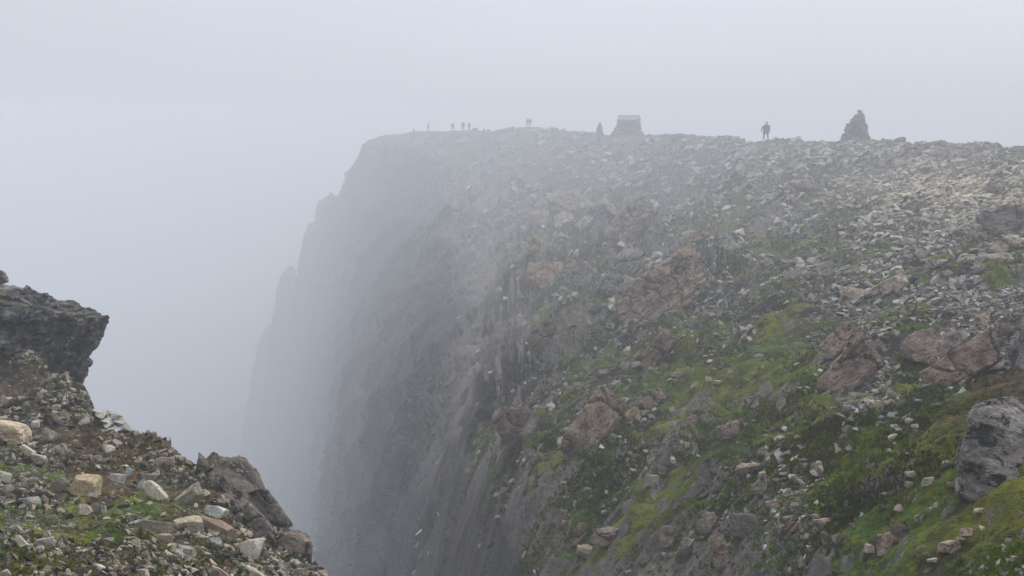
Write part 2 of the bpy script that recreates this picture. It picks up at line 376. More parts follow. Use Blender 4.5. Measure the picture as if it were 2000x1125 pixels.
# ---------------------------------------------------------------- what grows and lies where: (column, row, scree, moss, brown, bare rock)
ZONES = np.array([
(1200,290,0.9,0.12,0,0.2),(1500,310,1,0.05,0,0.2),(1750,310,1,0.02,0,0.25),(1950,320,1,0,0,0.3),
(1000,300,0.7,0.25,0,0.3),(850,290,0.45,0.35,0,0.4),(1050,360,0.5,0.3,0,0.4),(1300,370,0.75,0.3,0,0.2),(1500,380,0.65,0.4,0,0.15),(1700,370,0.95,0.1,0,0.15),
(1900,370,1,0,0,0.1),(1950,400,1,0.05,0,0.2),(1600,430,0.45,0.5,0,0.1),(1450,450,0.4,0.6,0,0.15),(1350,430,0.45,0.5,0,0.25),(1800,440,0.8,0.25,0,0.2),
(1550,500,0.45,0.43,0.08,0.27),(1700,500,0.45,0.45,0,0.2),(1850,530,0.25,0.45,0.3,0.15),(1950,545,0.1,0.75,0.35,0.05),(1750,570,0.2,0.55,0.3,0.1),
(1900,600,0.9,0.25,0.1,0.2),(1980,590,0.95,0.2,0.1,0.2),(1650,620,0.5,0.4,0.1,0.3),(1450,600,0.35,0.39,0.08,0.37),(1500,680,0.17,0.55,0.08,0.32),(1850,690,0.2,0.3,0,0.5),
(1700,660,0.5,0.4,0,0.2),(1780,720,0.05,0.45,0.2,0.1),(1690,775,0.7,0.35,0.1,0.2),(1800,790,0.04,0.5,0.35,0.05),(1950,770,0.05,0.3,0.8,0.05),(1880,840,0.04,0.7,0.55,0.05),
(1500,800,0.17,0.51,0.18,0.27),(1600,850,0.05,0.8,0.1,0.05),(1700,900,0.04,0.6,0.25,0.05),(1700,960,0.03,1,0,0),(1950,980,0.08,0.95,0.1,0),(1850,1000,0.12,0.9,0.1,0),
(1530,1020,0.35,0.47,0.18,0.32),(1650,1040,0.1,0.85,0.1,0.05),(1500,1080,0.15,0.66,0.08,0.22),(1800,1100,0.15,0.85,0.2,0),(1950,1110,0.2,0.8,0.2,0),
(1400,900,0.13,0.47,0.18,0.32),(1400,1000,0.1,0.58,0.08,0.27),(1300,1080,0.11,0.39,0.18,0.52),(1200,950,0.17,0.7,0.18,0.17),(1170,1000,0.13,0.7,0.18,0.22),(1250,850,0.3,0.43,0.18,0.42),
(1350,740,0.25,0.58,0.18,0.27),(1200,720,0.3,0.39,0.18,0.37),(1150,640,0.25,0.55,0.18,0.22),(1100,600,0.25,0.47,0.18,0.27),(1000,740,0.25,0.27,0.28,0.42),(1000,850,0.11,0.43,0.38,0.27),
(980,950,0.1,0.47,0.38,0.24),(950,1050,0.09,0.35,0.33,0.32),(1050,1100,0.1,0.62,0.18,0.27),(1100,480,0.25,0.5,0.2,0.3),(1250,450,0.3,0.3,0,0.5),(1000,470,0.2,0.35,0.2,0.45),
(920,420,0.2,0.3,0.15,0.5),(950,550,0.15,0.23,0.18,0.72),(950,640,0.1,0.12,0.08,0.92),(870,700,0.02,0.05,0,0.95),(850,900,.03,.35,.25,.5),(880,1050,.03,.5,.25,.2),(790,950,.02,.05,0,.95),(820,1080,.02,.2,.1,.7),
(800,500,0.02,0.1,0,0.9),(780,350,0.1,0.25,0,0.6),(700,400,0.03,0.15,0,0.9),(650,600,0,0.1,0,1),(750,700,0,0.05,0,1),(700,1000,0,0.05,0,1),(550,800,0,0.05,0,1)
], float)
ZONES_L = np.array([
(0,640,0.37,0.3,0.35,0.2),(0,800,0.31,0.2,0.55,0.3),(100,790,0.28,0.2,0.55,0.3),(200,850,0.25,0.2,0.45,0.3),(150,880,0.31,0.2,0.75,0.1),(260,885,0.12,0.1,1.25,0),(230,915,0.19,0.15,1.05,0),(330,895,0.25,0.1,0.85,0.1),
(0,930,0.37,0.5,0.25,0.1),(100,950,0.5,0.4,0.25,0.1),(250,960,0.37,0.3,0.55,0.1),(350,950,0.37,0.3,0.55,0.1),(450,960,0.25,0.25,0.35,0.6),(530,1010,0.12,0.25,0.25,0.8),(400,1030,0.31,0.4,0.55,0.1),(250,1010,0.37,0.7,0.35,0.1),
(100,1010,0.5,0.6,0.25,0.1),(50,1060,0.5,0.6,0.25,0.1),(250,1050,0.25,0.95,0.35,0),(60,1110,0.19,1,0.45,0),(250,1090,0.31,0.8,0.35,0),(400,1080,0.31,0.75,0.45,0),(550,1090,0.31,0.3,0.65,0.1),(600,1110,0.31,0.3,0.55,0.1)], float)
def zone(Z, px, py, s=55.):
    px = px.ravel(); py = py.ravel(); out = np.empty((len(px), 4))
    for i in range(0, len(px), 30000):
        d2 = ((px[i:i+30000,None]-Z[:,0])**2+(py[i:i+30000,None]-Z[:,1])**2)/(s*s)
        wt = 1/(d2+.15)**2; wt /= wt.sum(1, keepdims=True); out[i:i+30000] = wt@Z[:,2:]
    return out

def Hmain(x, y, full=False):
    x = np.asarray(x, float); y = np.asarray(y, float)
    b = rb_main(x, y); b = np.maximum(b, -128+6*fbm(x/30, y/30, 3, 5))
    px, py = project(x, y, b)
    # the cliff lies left of this line
    edge = np.interp(py, [250,330,450,600,750,900,1150], [700,880,925,930,880,825,770])
    cl = sstep(60, -60, px-edge)
    z = zone(ZONES, px, py).reshape(x.shape+(4,))
    rk = z[...,3]; sc = np.clip(y/60, .16, 1.1); sk = .10+.90*sstep(268, 350, py)
    wx = x+1.6*fbm(x/9, y/9, 2, 61); wy = y+1.6*fbm(x/9+5, y/9, 2, 62)
    h = fbm(wx/9, wy/9, 4, 11)*1.0*sc*(1-.6*cl)
    # ledges: stepped noise, scarps facing downhill
    t = fbm(wx/6.5+2, wy/5, 4, 21)*3.2+ b*.45; fr = t-np.floor(t); st = np.floor(t)+sstep(.5, .95, fr)
    h = h + (st-t)*1.15*sc*(1-cl)*np.clip(.25+rk+.5*sstep(.5,0,z[...,0]), 0, 1)
    # tilted strata: slabs that rise towards the lower right and break off in a dark step
    op = sstep(.45, .0, cl)*sstep(.95, .35, z[...,0])*(.35+.65*sstep(1.05, .6, z[...,1])); ps = np.clip(y*.16, 1.6, 9.)
    for (P_, A_, sd_) in ((7.5, 1.25, 131), (2.9, .5, 137)):
        n_ = (x*.72-y*.5)/P_; al = (x*.5+y*.72)/P_
        if P_ > 5: n_, al = n_*1., al
        u_ = n_+1.1*fbm(n_*.45, al*.22, 3, sd_); f_ = u_-np.floor(u_); am = np.clip(.4+1.3*pnoise(n_*.6+7, al*.35, sd_+3), 0, 1.3)
        sw = np.where(f_ < .80, f_/.80, 1-(f_-.80)/.20); sw = sw*sw*(3-2*sw)*.4+sw*.6
        h = h+(sw-.4)*A_*op*am*np.clip(y/28, .35, 1.05); z[...,3] = z[...,3]+op*am*.30*sstep(.35, .8, sw); z[...,1] = z[...,1]-op*am*.18*sstep(.5,.9,sw)
    # blocks
    f1, e, r, tl = cells(wx*.55, wy*.45, 3); h = h+(r*.9+tl*1.0-.35)*sstep(0,.30,e)*rk*1.0*sc*(1-cl*.3)
    f1, e, r, tl = cells(x*1.7, y*1.2, 4); h = h+(r*.5+tl*.5-.2)*sstep(0,.3,e)*np.clip(rk*.8+z[...,0]*.35, 0, 1)*.42
    # moss humps
    mo = z[...,1]; h = h+(np.abs(fbm(x/2.6, y/2.2, 3, 70))*.55*np.clip(y/25,.5,1)+np.abs(fbm(x/.9, y/.8, 3, 71))*.22+np.abs(pnoise(x*3.6, y*3.6, 73))*.07+np.abs(fbm(x*8, y*8, 2, 75))*.035*sstep(22, 10, y)-.2)*mo
    # cliff: ribs and gullies that run down the face
    sx = x+y*.0
    q = y+.12*x
    cz = cl*(.06+.94*sstep(262, 360, py))*(.45+.55*sstep(520, 620, px))
    h = h+cz*((ridged(q/11+fbm(x/20,y/20,2,6)*.6, x/45, 3, 31, .5)-.7)*1.1 + (ridged(q/3.2+pnoise(x/12,y/12,5)*.8, x/14, 4, 35, .55)-.7)*.55)
    f1, e, r, tl = cells(q*.16+3, x*.10, 8); h = h+cz*(r*1.6-.8+tl*2.)*sstep(0,.16,e)
    f1, e, r, tl = cells(q*.5+3, x*.22, 9); h = h+cz*(r*.9-.4+tl*1.2)*sstep(0,.2,e)
    g_ = .25+y*.004; sl = np.hypot(rb_main(x+g_, y)-b, rb_main(x, y+g_)-b)/g_       # relief is thinner where the face is sheer
    h = h/(1+.11*np.minimum(sl, 3)**2); wet = np.maximum(cl*sstep(.4, 1.0, sl), .85*sstep(1.5, 3.0, sl))
    out = b+h*sstep(2, 5, y)*np.where(cl > .5, 1., sk)
    # fade relief where the skyline was surveyed
    z = np.concatenate([z, wet[...,None]], -1); z[...,3] = np.maximum(z[...,3], sstep(1.6, 3.2, sl)*.8)
    return (out, z, cl, px, py) if full else out
def Hspur(x, y, full=False):
    x = np.asarray(x, float); y = np.asarray(y, float)
    b = rb_spur(x, y); b = np.maximum(b, -30.); px, py = project(x, y, b)
    z = zone(ZONES_L, px, py, 45.).reshape(x.shape+(4,)); rk = z[...,3]
    h = fbm(x/1.3+2.4, y/1.3, 5, 11)*.085
    f1, e, r, tl = cells(x*3.2, y*2.8, 3); h = h+(r*.3+tl*.3-.1)*sstep(0,.25,e)*np.clip(rk*1.4+.2, 0, 1)*.26
    f1, e, r, tl = cells(x*9, y*8, 4); h = h+r*sstep(0,.3,e)*.03
    h = h+np.abs(fbm(x*3, y*3, 3, 71))*.06*z[...,1]
    f1, e, r, tl = cells(x*1.1+3, y*1.1, 8); h = h+(r-.3+tl*.5)*sstep(0,.25,e)*.12*rk
    return (b+h, z, px, py) if full else b+h
def hit(px, py, H=None, lo=4.0, hi=230.):
    """first point where the line of sight through a pixel meets the ground"""
    for Hf, a0, b0 in (((Hspur, 4., 26.),) if px < 700 else ()) + ((Hmain, 4.2, 500.),):
        if H is not None and Hf is not H: continue
        a, zz = ray(px, py); ys = np.geomspace(a0, b0, 500)
        d = Hf(a*ys, ys)-zz*ys; k = np.nonzero(d > 0)[0]
        if len(k) and k[0] > 0:
            i = k[0]; t = d[i-1]/(d[i-1]-d[i]); yy = ys[i-1]*(1-t)+ys[i]*t
            return Vector((a*yy, yy, zz*yy)), (Hf is Hspur)
    return None, False

# ---------------------------------------------------------------- ground meshes
def polar_grid(ax, y0, y1, nr, H, name, mat):
    na = len(ax); t = np.linspace(0, 1, 320)[:,None]; rb = rb_main if H is Hmain else rb_spur
    Yf = np.exp(np.log(y0)[None]*(1-t)+np.log(y1)[None]*t); pf = project(Yf*ax[None], Yf, rb(Yf*ax[None], Yf))[1]
    dp = np.abs(np.diff(pf, axis=0)); mid = (pf[1:]+pf[:-1])/2
    wt = np.minimum(dp, 40)*np.where(mid > 1180, .25, 1.)*np.where(np.diff(pf, axis=0) > 0, .35, 1.)+.55   # more rows where the slope faces the viewer's side
    for _ in range(6): wt[:,1:-1] = (wt[:,:-2]+wt[:,1:-1]+wt[:,2:])/3
    cu = np.concatenate([np.zeros((1,na)), np.cumsum(wt, 0)]); Y = np.empty((nr, na))
    for j in range(na): Y[:,j] = np.interp(np.linspace(0, cu[-1,j], nr), cu[:,j], Yf[:,j])
    X = Y*ax[None]
    res = H(X, Y, True); Z, zn = res[0], res[1]
    V = np.stack([X, Y, Z], -1)
    if H is Hmain:                           # push blocks outward too, so steep rock is not a pure height sheet
        cl = res[2]
        V[...,0] += (fbm(Y/2.2, Z/3.6, 4, 91)*.55)*cl; V[...,1] += (fbm(X/2.2, Z/3.6, 3, 92)*.3)*cl
        f1, e, r, tl = cells(Y*.30+Z*.10, Z*.16, 51); V[...,0] -= (r*1.3-.4)*sstep(0, .12, e)*cl
        f1, e, r, tl = cells(Y*.8+Z*.3, Z*.45, 52); V[...,0] -= (r*.55-.2)*sstep(0, .15, e)*cl
    idx = np.arange(na*nr).reshape(nr, na)
    Fc = np.stack([idx[:-1,:-1], idx[:-1,1:], idx[1:,1:], idx[1:,:-1]], -1).reshape(-1, 4)
    V2 = V.reshape(-1, 3)
    me = np_mesh(name, V2, Fc, {'scree':('FLOAT', zn[...,0]), 'moss':('FLOAT', zn[...,1]), 'brown':('FLOAT', zn[...,2]), 'rock':('FLOAT', zn[...,3]), 'wet':('FLOAT', zn[...,4] if zn.shape[-1] > 4 else zn[...,3]*0)}, True, [mat])
    tag(link(name, me), kind='structure')
    return V, zn, me
cols = np.array([380,450,520,600,700,850,1000,1200,1500,1700,2000,2300]); near = np.array([150,115,78,45,30,18,12.5,9.5,7,5.5,4.2,3.7])
pxs = np.concatenate([np.linspace(380, 2190, 815), np.linspace(2200, 4300, 90)]); ax = (pxs-1000)/F*1.06
y0 = np.interp(pxs, cols, near)
V_main, Z_main, _ = polar_grid(ax, y0, np.full_like(y0, 560.), 760, Hmain, 'mountain', M_ground)
pxs2 = np.concatenate([np.linspace(-1500, -305, 40), np.linspace(-300, 760, 400)]); ax2 = (pxs2-1000)/F*1.1
V_spur, Z_spur, _ = polar_grid(ax2, np.full(440, 3.8), np.full(440, 28.), 460, Hspur, 'ground', M_spur)

# valley floor far below, hidden in the mist
xs = np.linspace(-610, 610, 60); ys = np.linspace(-90, 890, 50); X, Y = np.meshgrid(xs, ys)
Zf = -134+8*fbm(X/80, Y/80, 3, 44); idx = np.arange(3000).reshape(50, 60)
Fc = np.stack([idx[:-1,:-1], idx[:-1,1:], idx[1:,1:], idx[1:,:-1]], -1).reshape(-1,4)
one = np.ones(3000)
tag(link('valley_floor', np_mesh('valley_floor', np.stack([X,Y,Zf],-1).reshape(-1,3), Fc, {'scree':('FLOAT',one*.4),'moss':('FLOAT',one*.3),'brown':('FLOAT',one*.1),'rock':('FLOAT',one*.5)}, True, [M_ground])), kind='structure')

# ---------------------------------------------------------------- stones too many to count
def hull_arch(seed, flat):
    r = np.random.default_rng(seed); bm = bmesh.new()
    p = r.uniform(-1, 1, (11, 3)); p /= np.maximum(np.abs(p).max(1, keepdims=True)**.6, .3); p *= [1, r.uniform(.55,1), flat]
    for q in p: bm.verts.new(q)
    o = bmesh.ops.convex_hull(bm, input=bm.verts); bmesh.ops.delete(bm, geom=[v for v in bm.verts if not v.link_faces], context='VERTS')
    bmesh.ops.triangulate(bm, faces=bm.faces); bm.verts.index_update()
    V = np.array([v.co[:] for v in bm.verts]); Fq = np.array([[v.index for v in f.verts] for f in bm.faces]); bm.free(); return V, Fq
ARCH = [hull_arch(100+i, random.choice((.25,.35,.45,.6,.75))) for i in range(28)]
def rotm(ax, ang):
    c, s = np.cos(ang), np.sin(ang); o = np.zeros((len(ang),3,3))
    i, j = [(1,2),(2,0),(0,1)][ax]; o[:,ax,ax] = 1; o[:,i,i] = c; o[:,j,j] = c; o[:,i,j] = -s; o[:,j,i] = s; return o
def stone_field(V, Zn, n, dens_fn, size_fn, maxpx, rng):
    A = V[:-1,:-1]; B = V[:-1,1:]; C = V[1:,:-1]
    nrm = np.cross(B-A, C-A); area = np.linalg.norm(nrm, axis=2); nrm = nrm/area[...,None]
    px, py = project(V[...,0], V[...,1], V[...,2])
    pa = (px[:-1,1:]-px[:-1,:-1])*(py[:-1,:-1]-py[1:,:-1])         # area seen in the picture, signed
    pa = np.maximum(pa, .25)
    cx, cy = px[:-1,:-1], py[:-1,:-1]
    inside = (cx > -160)&(cx < 2400)&(cy < 1230)
    den = dens_fn(Zn[:-1,:-1], cx, cy)
    clump = np.clip(.5+(1.1+1.2*(Zn[:-1,:-1,0] < .7))*fbm(A[...,0]*.45, A[...,1]*.45, 4, 55), .01, 2.2)
    wgt = (np.minimum(pa, 12)*den*clump*inside).ravel(); cum = np.cumsum(wgt)
    k = np.searchsorted(cum, rng.uniform(0, cum[-1], n)); i, j = np.unravel_index(k, area.shape)
    u = rng.uniform(0,1,(n,1)); v = rng.uniform(0,1,(n,1)); Pt = A[i,j]*(1-u-v)+B[i,j]*u+C[i,j]*v
    N = nrm[i,j]; N = N*.6+np.array([0,0,.55]); N /= np.linalg.norm(N, axis=1, keepdims=True)
    d = Pt[:,1]; s = size_fn(d, rng, n, cx[i,j], cy[i,j]); s = np.minimum(s, maxpx*d/F/2)
    return Pt, N, s
def basis(N, rng, tilt):
    n = len(N); N = N+rng.normal(0, tilt, (n,3)); N /= np.linalg.norm(N, axis=1, keepdims=True)
    t = rng.normal(0, 1, (n,3)); t -= (t*N).sum(1, keepdims=True)*N; t /= np.linalg.norm(t, axis=1, keepdims=True)
    return np.stack([t, np.cross(N, t), N], 2)
def merged(name, Pt, N, s, rng, tilt, mat, label, tints):
    Bm = basis(N, rng, tilt); ai = rng.integers(0, len(ARCH), len(s)); Vs=[]; Fs=[]; Cs=[]; off=0
    st = s[:,None]*rng.uniform(.7,1.3,(len(s),3))
    for a,(AV,AF) in enumerate(ARCH):
        m = np.nonzero(ai==a)[0]
        if not len(m): continue
        W = np.einsum('nij,nkj->nki', Bm[m], AV[None]*st[m][:,None])+Pt[m][:,None]
        Vs.append(W.reshape(-1,3)); Fs.append((AF[None]+(np.arange(len(m))*len(AV))[:,None,None]+off).reshape(-1,3)); off += len(m)*len(AV)
        Cs.append(np.repeat(tints[m], len(AV), 0))
    C4 = np.concatenate(Cs); C4 = np.concatenate([C4, np.ones((len(C4),1))], 1)
    me = np_mesh(name, np.concatenate(Vs), np.concatenate(Fs), {'tint':('FLOAT_COLOR', C4)}, False, [mat])
    return tag(link(name, me), kind='stuff', label=label)
def tints(n, rng, lo=.35, hi=1.15, warm=.08):
    v = rng.uniform(0, 1, (n,1)); v = lo*.45+(hi*1.25-lo*.45)*v**1.7; wm = rng.normal(0, warm, (n,1)); return np.clip(v*(1+wm*np.array([[1,.15,-1]])), .05, 1.5)
rg = np.random.default_rng(21)
def vary(Pt): return np.exp(.75*fbm(Pt[:,0]*.17, Pt[:,1]*.17, 3, 88))
dens = lambda Z, cx, cy: np.clip(Z[...,0], 0.0, 1)**1.7*(1-.75*sstep(650,850,cy))+.003
def sizes(d, rng, n, cx, cy):
    up = sstep(700, 380, cy)
    return np.exp(rng.normal(0, .68, n))*(.066+.066*up)*np.clip(.5+d/70, .6, 1.25)
Pt, N, s = stone_field(V_main, Z_main, 40000, dens, sizes, 17, rg)
tt = tints(len(s), rg)
px_, py_ = project(Pt[:,0], Pt[:,1], Pt[:,2]); pale_ = np.exp(-((px_-1880)/260)**2-((py_-370)/70)**2)[:,None]; tt = np.minimum(tt*(1-pale_)+pale_*(tt*.5+.95)*[1.08,1.02,.9], 1.7)
s = s*np.clip(vary(Pt), .5, 2.1)
merged('scree', Pt+N*s[:,None]*.12, N, s, rg, .18, M_stone, 'carpet of small angular grey stones scattered over the mountain slope', tt)
def sizesL(d, rng, n, cx, cy): return np.exp(rng.normal(0, .7, n))*.020*np.clip(d/7, .6, 2.2)
Pt, N, s = stone_field(V_spur, Z_spur, 7000, lambda Z, cx, cy: np.clip(Z[...,0],0,1)**1.3+.02, sizesL, 22, rg)
merged('gravel', Pt+N*s[:,None]*.15, N, s, rg, .35, M_stonen, 'small broken stones littering the foreground slope', tints(len(s), rg, .14, 1.0, .05)*[1.08,1.0,.86])

# ---------------------------------------------------------------- moss and grass tufts
def tuft(seed):
    r = np.random.default_rng(seed); V = []; Fq = []
    for i in range(6):
        a = r.uniform(0, 6.28); rr = r.uniform(0, .5); bx, by = rr*math.cos(a), rr*math.sin(a); w_ = r.uniform(.10,.2); t = r.uniform(0, 6.28); hh = r.uniform(.35, 1.0); lx, ly = r.normal(0,.35,2)
        n0 = len(V); V += [(bx-w_*math.cos(t), by-w_*math.sin(t), -.15), (bx+w_*math.cos(t), by+w_*math.sin(t), -.15), (bx+lx, by+ly, hh)]; Fq.append((n0, n0+1, n0+2))
    return np.array(V), np.array(Fq)
def turf_mat():
    m, n, b = newmat('turf_tufts'); g = posnode(G(n)); b.inputs['Roughness'].default_value = .95; b.inputs['Specular IOR Level'].default_value = .05
    g.L(g.attr('tint', 'Color'), b.inputs['Base Color']); return m
M_turf = turf_mat()
STONE_ARCH = ARCH; ARCH = [tuft(900+i) for i in range(12)]
def turf(name, V, Z, n, size, label, seed, warm):
    r = np.random.default_rng(seed)
    Pt, N, s = stone_field(V, Z, n, lambda Z_, cx, cy: np.clip(Z_[...,1]*1.2+Z_[...,2]*.8-.25, 0, 1)*np.clip(1.1-Z_[...,3], .1, 1)*sstep(430, 760, cy), lambda d, r_, n_, cx, cy: size*np.exp(r_.normal(0,.35,n_))*np.clip(d/14, .45, 1.3), 22, r)
    q = np.clip(.5+1.1*fbm(Pt[:,0]*1.1, Pt[:,1]*1.1, 3, 5), 0, 1)[:,None]; q2 = np.clip(.5+1.2*fbm(Pt[:,0]*.4, Pt[:,1]*.4, 2, 9), 0, 1)[:,None]
    c = np.array([.035,.065,.008])*(1-q)+np.array([.17,.26,.010])*q; c = c*(1-q2*warm)+np.array([.27,.23,.012])*q2*warm; q3 = sstep(.0, .35, fbm(Pt[:,0]*.8+3, Pt[:,1]*.8, 3, 15))[:,None]*.45; c = c*(1-q3)+np.array([.05,.045,.014])*q3; c = c*r.uniform(.35,1.05,(n,1))
    merged(name, Pt, N, s, r, .2, M_turf, label, c)
turf('moss', V_main, Z_main, 40000, .042, 'rough green moss and grass tufts on the slope', 61, .35)
turf('grass', V_spur, Z_spur, 13000, .036, 'olive moss and short grass between the foreground stones', 62, .8)
ARCH = STONE_ARCH

# ---------------------------------------------------------------- modelled rocks
def ico(sub):
    bm = bmesh.new(); bmesh.ops.create_icosphere(bm, subdivisions=sub, radius=1)
    V = np.array([v.co[:] for v in bm.verts]); Fq = np.array([[v.index for v in f.verts] for f in bm.faces]); bm.free()
    return V/np.linalg.norm(V, axis=1, keepdims=True), Fq
ICO = {k: ico(k) for k in (2,3,4,5,6)}
def rock_shape(seed, sub=4, box=True, extra=7, rough=.075, flute=0., round_=.0):
    """angular block: a sphere cut down to random planes, then weathered"""
    r = np.random.default_rng(seed); D, Fq = ICO[sub]
    n = []; d = []
    if box:
        for a in range(3):
            for sg in (-1,1):
                v = np.zeros(3); v[a] = sg; v += r.normal(0,.22,3); n.append(v/np.linalg.norm(v)); d.append(r.uniform(.62,.85))
    for k in range(extra):
        v = r.normal(0,1,3); n.append(v/np.linalg.norm(v)); d.append(r.uniform(.72,.98))
    n = np.array(n); d = np.array(d); q = D@n.T; rad = np.where(q>.05, d/np.maximum(q,.05), 9.).min(1)
    rad = np.minimum(rad, 1.25)
    V = D*rad[:,None]
    if round_: V = V*(1-round_)+D*rad.mean()*round_
    o = np.array([seed*1.7, 0, 0]); 
    dsp = pnoise3(V*1.6+o, 1)*1.4+pnoise3(V*3.7+o, 2)*.7
    if sub > 3: dsp = dsp+pnoise3(V*8+o, 3)*.4+(pnoise3(V*15+o, 4)*.22 if sub>4 else 0)
    # fracture steps: cells of slightly different height
    if sub > 3:
        cc = V*2.6+pnoise3(V*2+o,7)[:,None]*.4; ci = np.floor(cc+.5).astype(np.int64); dsp = dsp+(_h(ci[:,0],ci[:,1],ci[:,2])/256.-1)*(.9 if sub > 4 else .4)
    if flute: dsp = dsp+flute*(1-2*np.abs(pnoise(V[:,2]*4.5+V[:,0]*.4+seed, V[:,1]*4.5, seed)))+flute*.6*(1-2*np.abs(pnoise(V[:,2]*11+V[:,0]*.5+seed, V[:,1]*9, seed+1)))
    V = V*(1+rough*dsp)[:,None]
    return V, Fq
def hull_rock(name, pts, sub, rough, mat, seed=1, parent=None, flute=0.):
    """weathered block whose planes are the convex hull of the given points (world metres); origin at their centre"""
    bm = bmesh.new(); pts = np.array(pts, float); c = pts.mean(0)
    for q in pts-c: bm.verts.new(q)
    bmesh.ops.convex_hull(bm, input=bm.verts); bm.normal_update()
    nn = np.array([f.normal[:] for f in bm.faces]); dd = np.array([f.normal.dot(f.verts[0].co) for f in bm.faces]); bm.free()
    sgn = np.where(dd<0,-1,1); nn = nn*sgn[:,None]; dd = dd*sgn
    ext = (pts.max(0)-pts.min(0))/2; D, Fq = ICO[sub]; D = D*ext; D = D/np.linalg.norm(D,axis=1,keepdims=True)
    q = D@nn.T; rad = np.where(q>.01, dd/np.maximum(q,.01), 99.).min(1); V = D*rad[:,None]; L = ext.mean()
    U = V/L; o = seed*3.1
    dsp = pnoise3(U*2+o,1)*1.2+pnoise3(U*5+o,2)*.7+pnoise3(U*11+o,3)*.4+pnoise3(U*23+o,4)*.22
    cc = U*[3.,3.,4.2]+pnoise3(U*2+o,7)[:,None]*.5; ci = np.floor(cc).astype(np.int64); dsp = dsp+(_h(ci[:,0],ci[:,1],ci[:,2])/256.-1)*.7
    cc = U*[8.,8.,11.]+pnoise3(U*4+o,7)[:,None]*.7; ci = np.floor(cc).astype(np.int64); dsp = dsp+(_h(ci[:,0],ci[:,1],ci[:,2])/256.-1)*.3
    V = V+(D*rough*L)*dsp[:,None]
    ob = link(name, np_mesh(name, V, Fq, {'tint':('FLOAT_COLOR', np.ones((len(V),4)))}, False, [mat]), parent); ob.location = c
    return ob
_cache = {}
def rock_mesh(key, mat, **k):
    kk = (key, mat.name, tuple(sorted(k.items())))
    if kk not in _cache:
        V, Fq = rock_shape(key, **k); _cache[kk] = np_mesh('rock', V, Fq, {'tint':('FLOAT_COLOR', np.ones((len(V),4)))}, False, [mat])
    return _cache[kk]
def orient(roll, lean, yaw):
    return Matrix.Rotation(-roll, 3, 'Y') @ Matrix.Rotation(-lean, 3, 'X') @ Matrix.Rotation(yaw, 3, 'Z')
TAKEN = []
def place(name, x0, x1, y0_, y1_, label, cat='rock', mat=None, col=(1,1,1), roll=0., lean=.35, yaw=None, depth=.8, sub=4, push=.08, group=None, seed=None, asp=.42, **k):
    cx, cy = (x0+x1)/2, (y0_+y1_)/2; p, sp = hit(cx, cy+(y1_-y0_)*.22)
    if p is None: print('no ground', label); return
    seed = seed if seed is not None else int(cx*3+cy*7)%997
    d = p.y; a, zz = ray(cx, cy); w_ = (x1-x0)*d/F; h_ = (y1_-y0_)*d/F
    if mat is None: mat = M_outn if sp else M_out
    me = rock_mesh(seed, mat, sub=sub, **k)
    V = np.empty(len(me.vertices)*3, np.float32); me.vertices.foreach_get('co', V); V = V.reshape(-1,3)
    yaw = random.uniform(-.5,.5) if yaw is None else yaw
    R = orient(math.radians(roll), lean, yaw)
    ext = V.max(0)-V.min(0)
    if abs(roll) >= 16:                      # slab: long axis along the diagonal, rising or falling to the right
        L1 = math.hypot(w_, h_)*.97; L2 = L1*asp; e_ = math.atan2(h_, w_)*.96
        R = Matrix.Rotation(e_ if roll > 0 else -e_, 3, 'Y') @ Matrix.Rotation(-lean, 3, 'X') @ Matrix.Rotation(yaw*.3, 3, 'Z')
    else:
        R = orient(math.radians(-roll), lean, yaw); L1, L2 = w_*1.04, h_*1.06
    L3 = depth*math.sqrt(L1*L2)
    o = link(name, me); S = Matrix.Diagonal((L1/ext[0], L3/ext[1], L2/ext[2]))
    c = Vector((a*d, d, zz*d)) + Vector((a*d, d, zz*d)).normalized()*(L3*push)
    o.matrix_world = Matrix.Translation(c) @ (R @ S).to_4x4()
    o.color = (*col, 1); tag(o, label, cat, group); TAKEN.append((cx, cy, (x1-x0)/2, (y1_-y0_)/2))
    return o

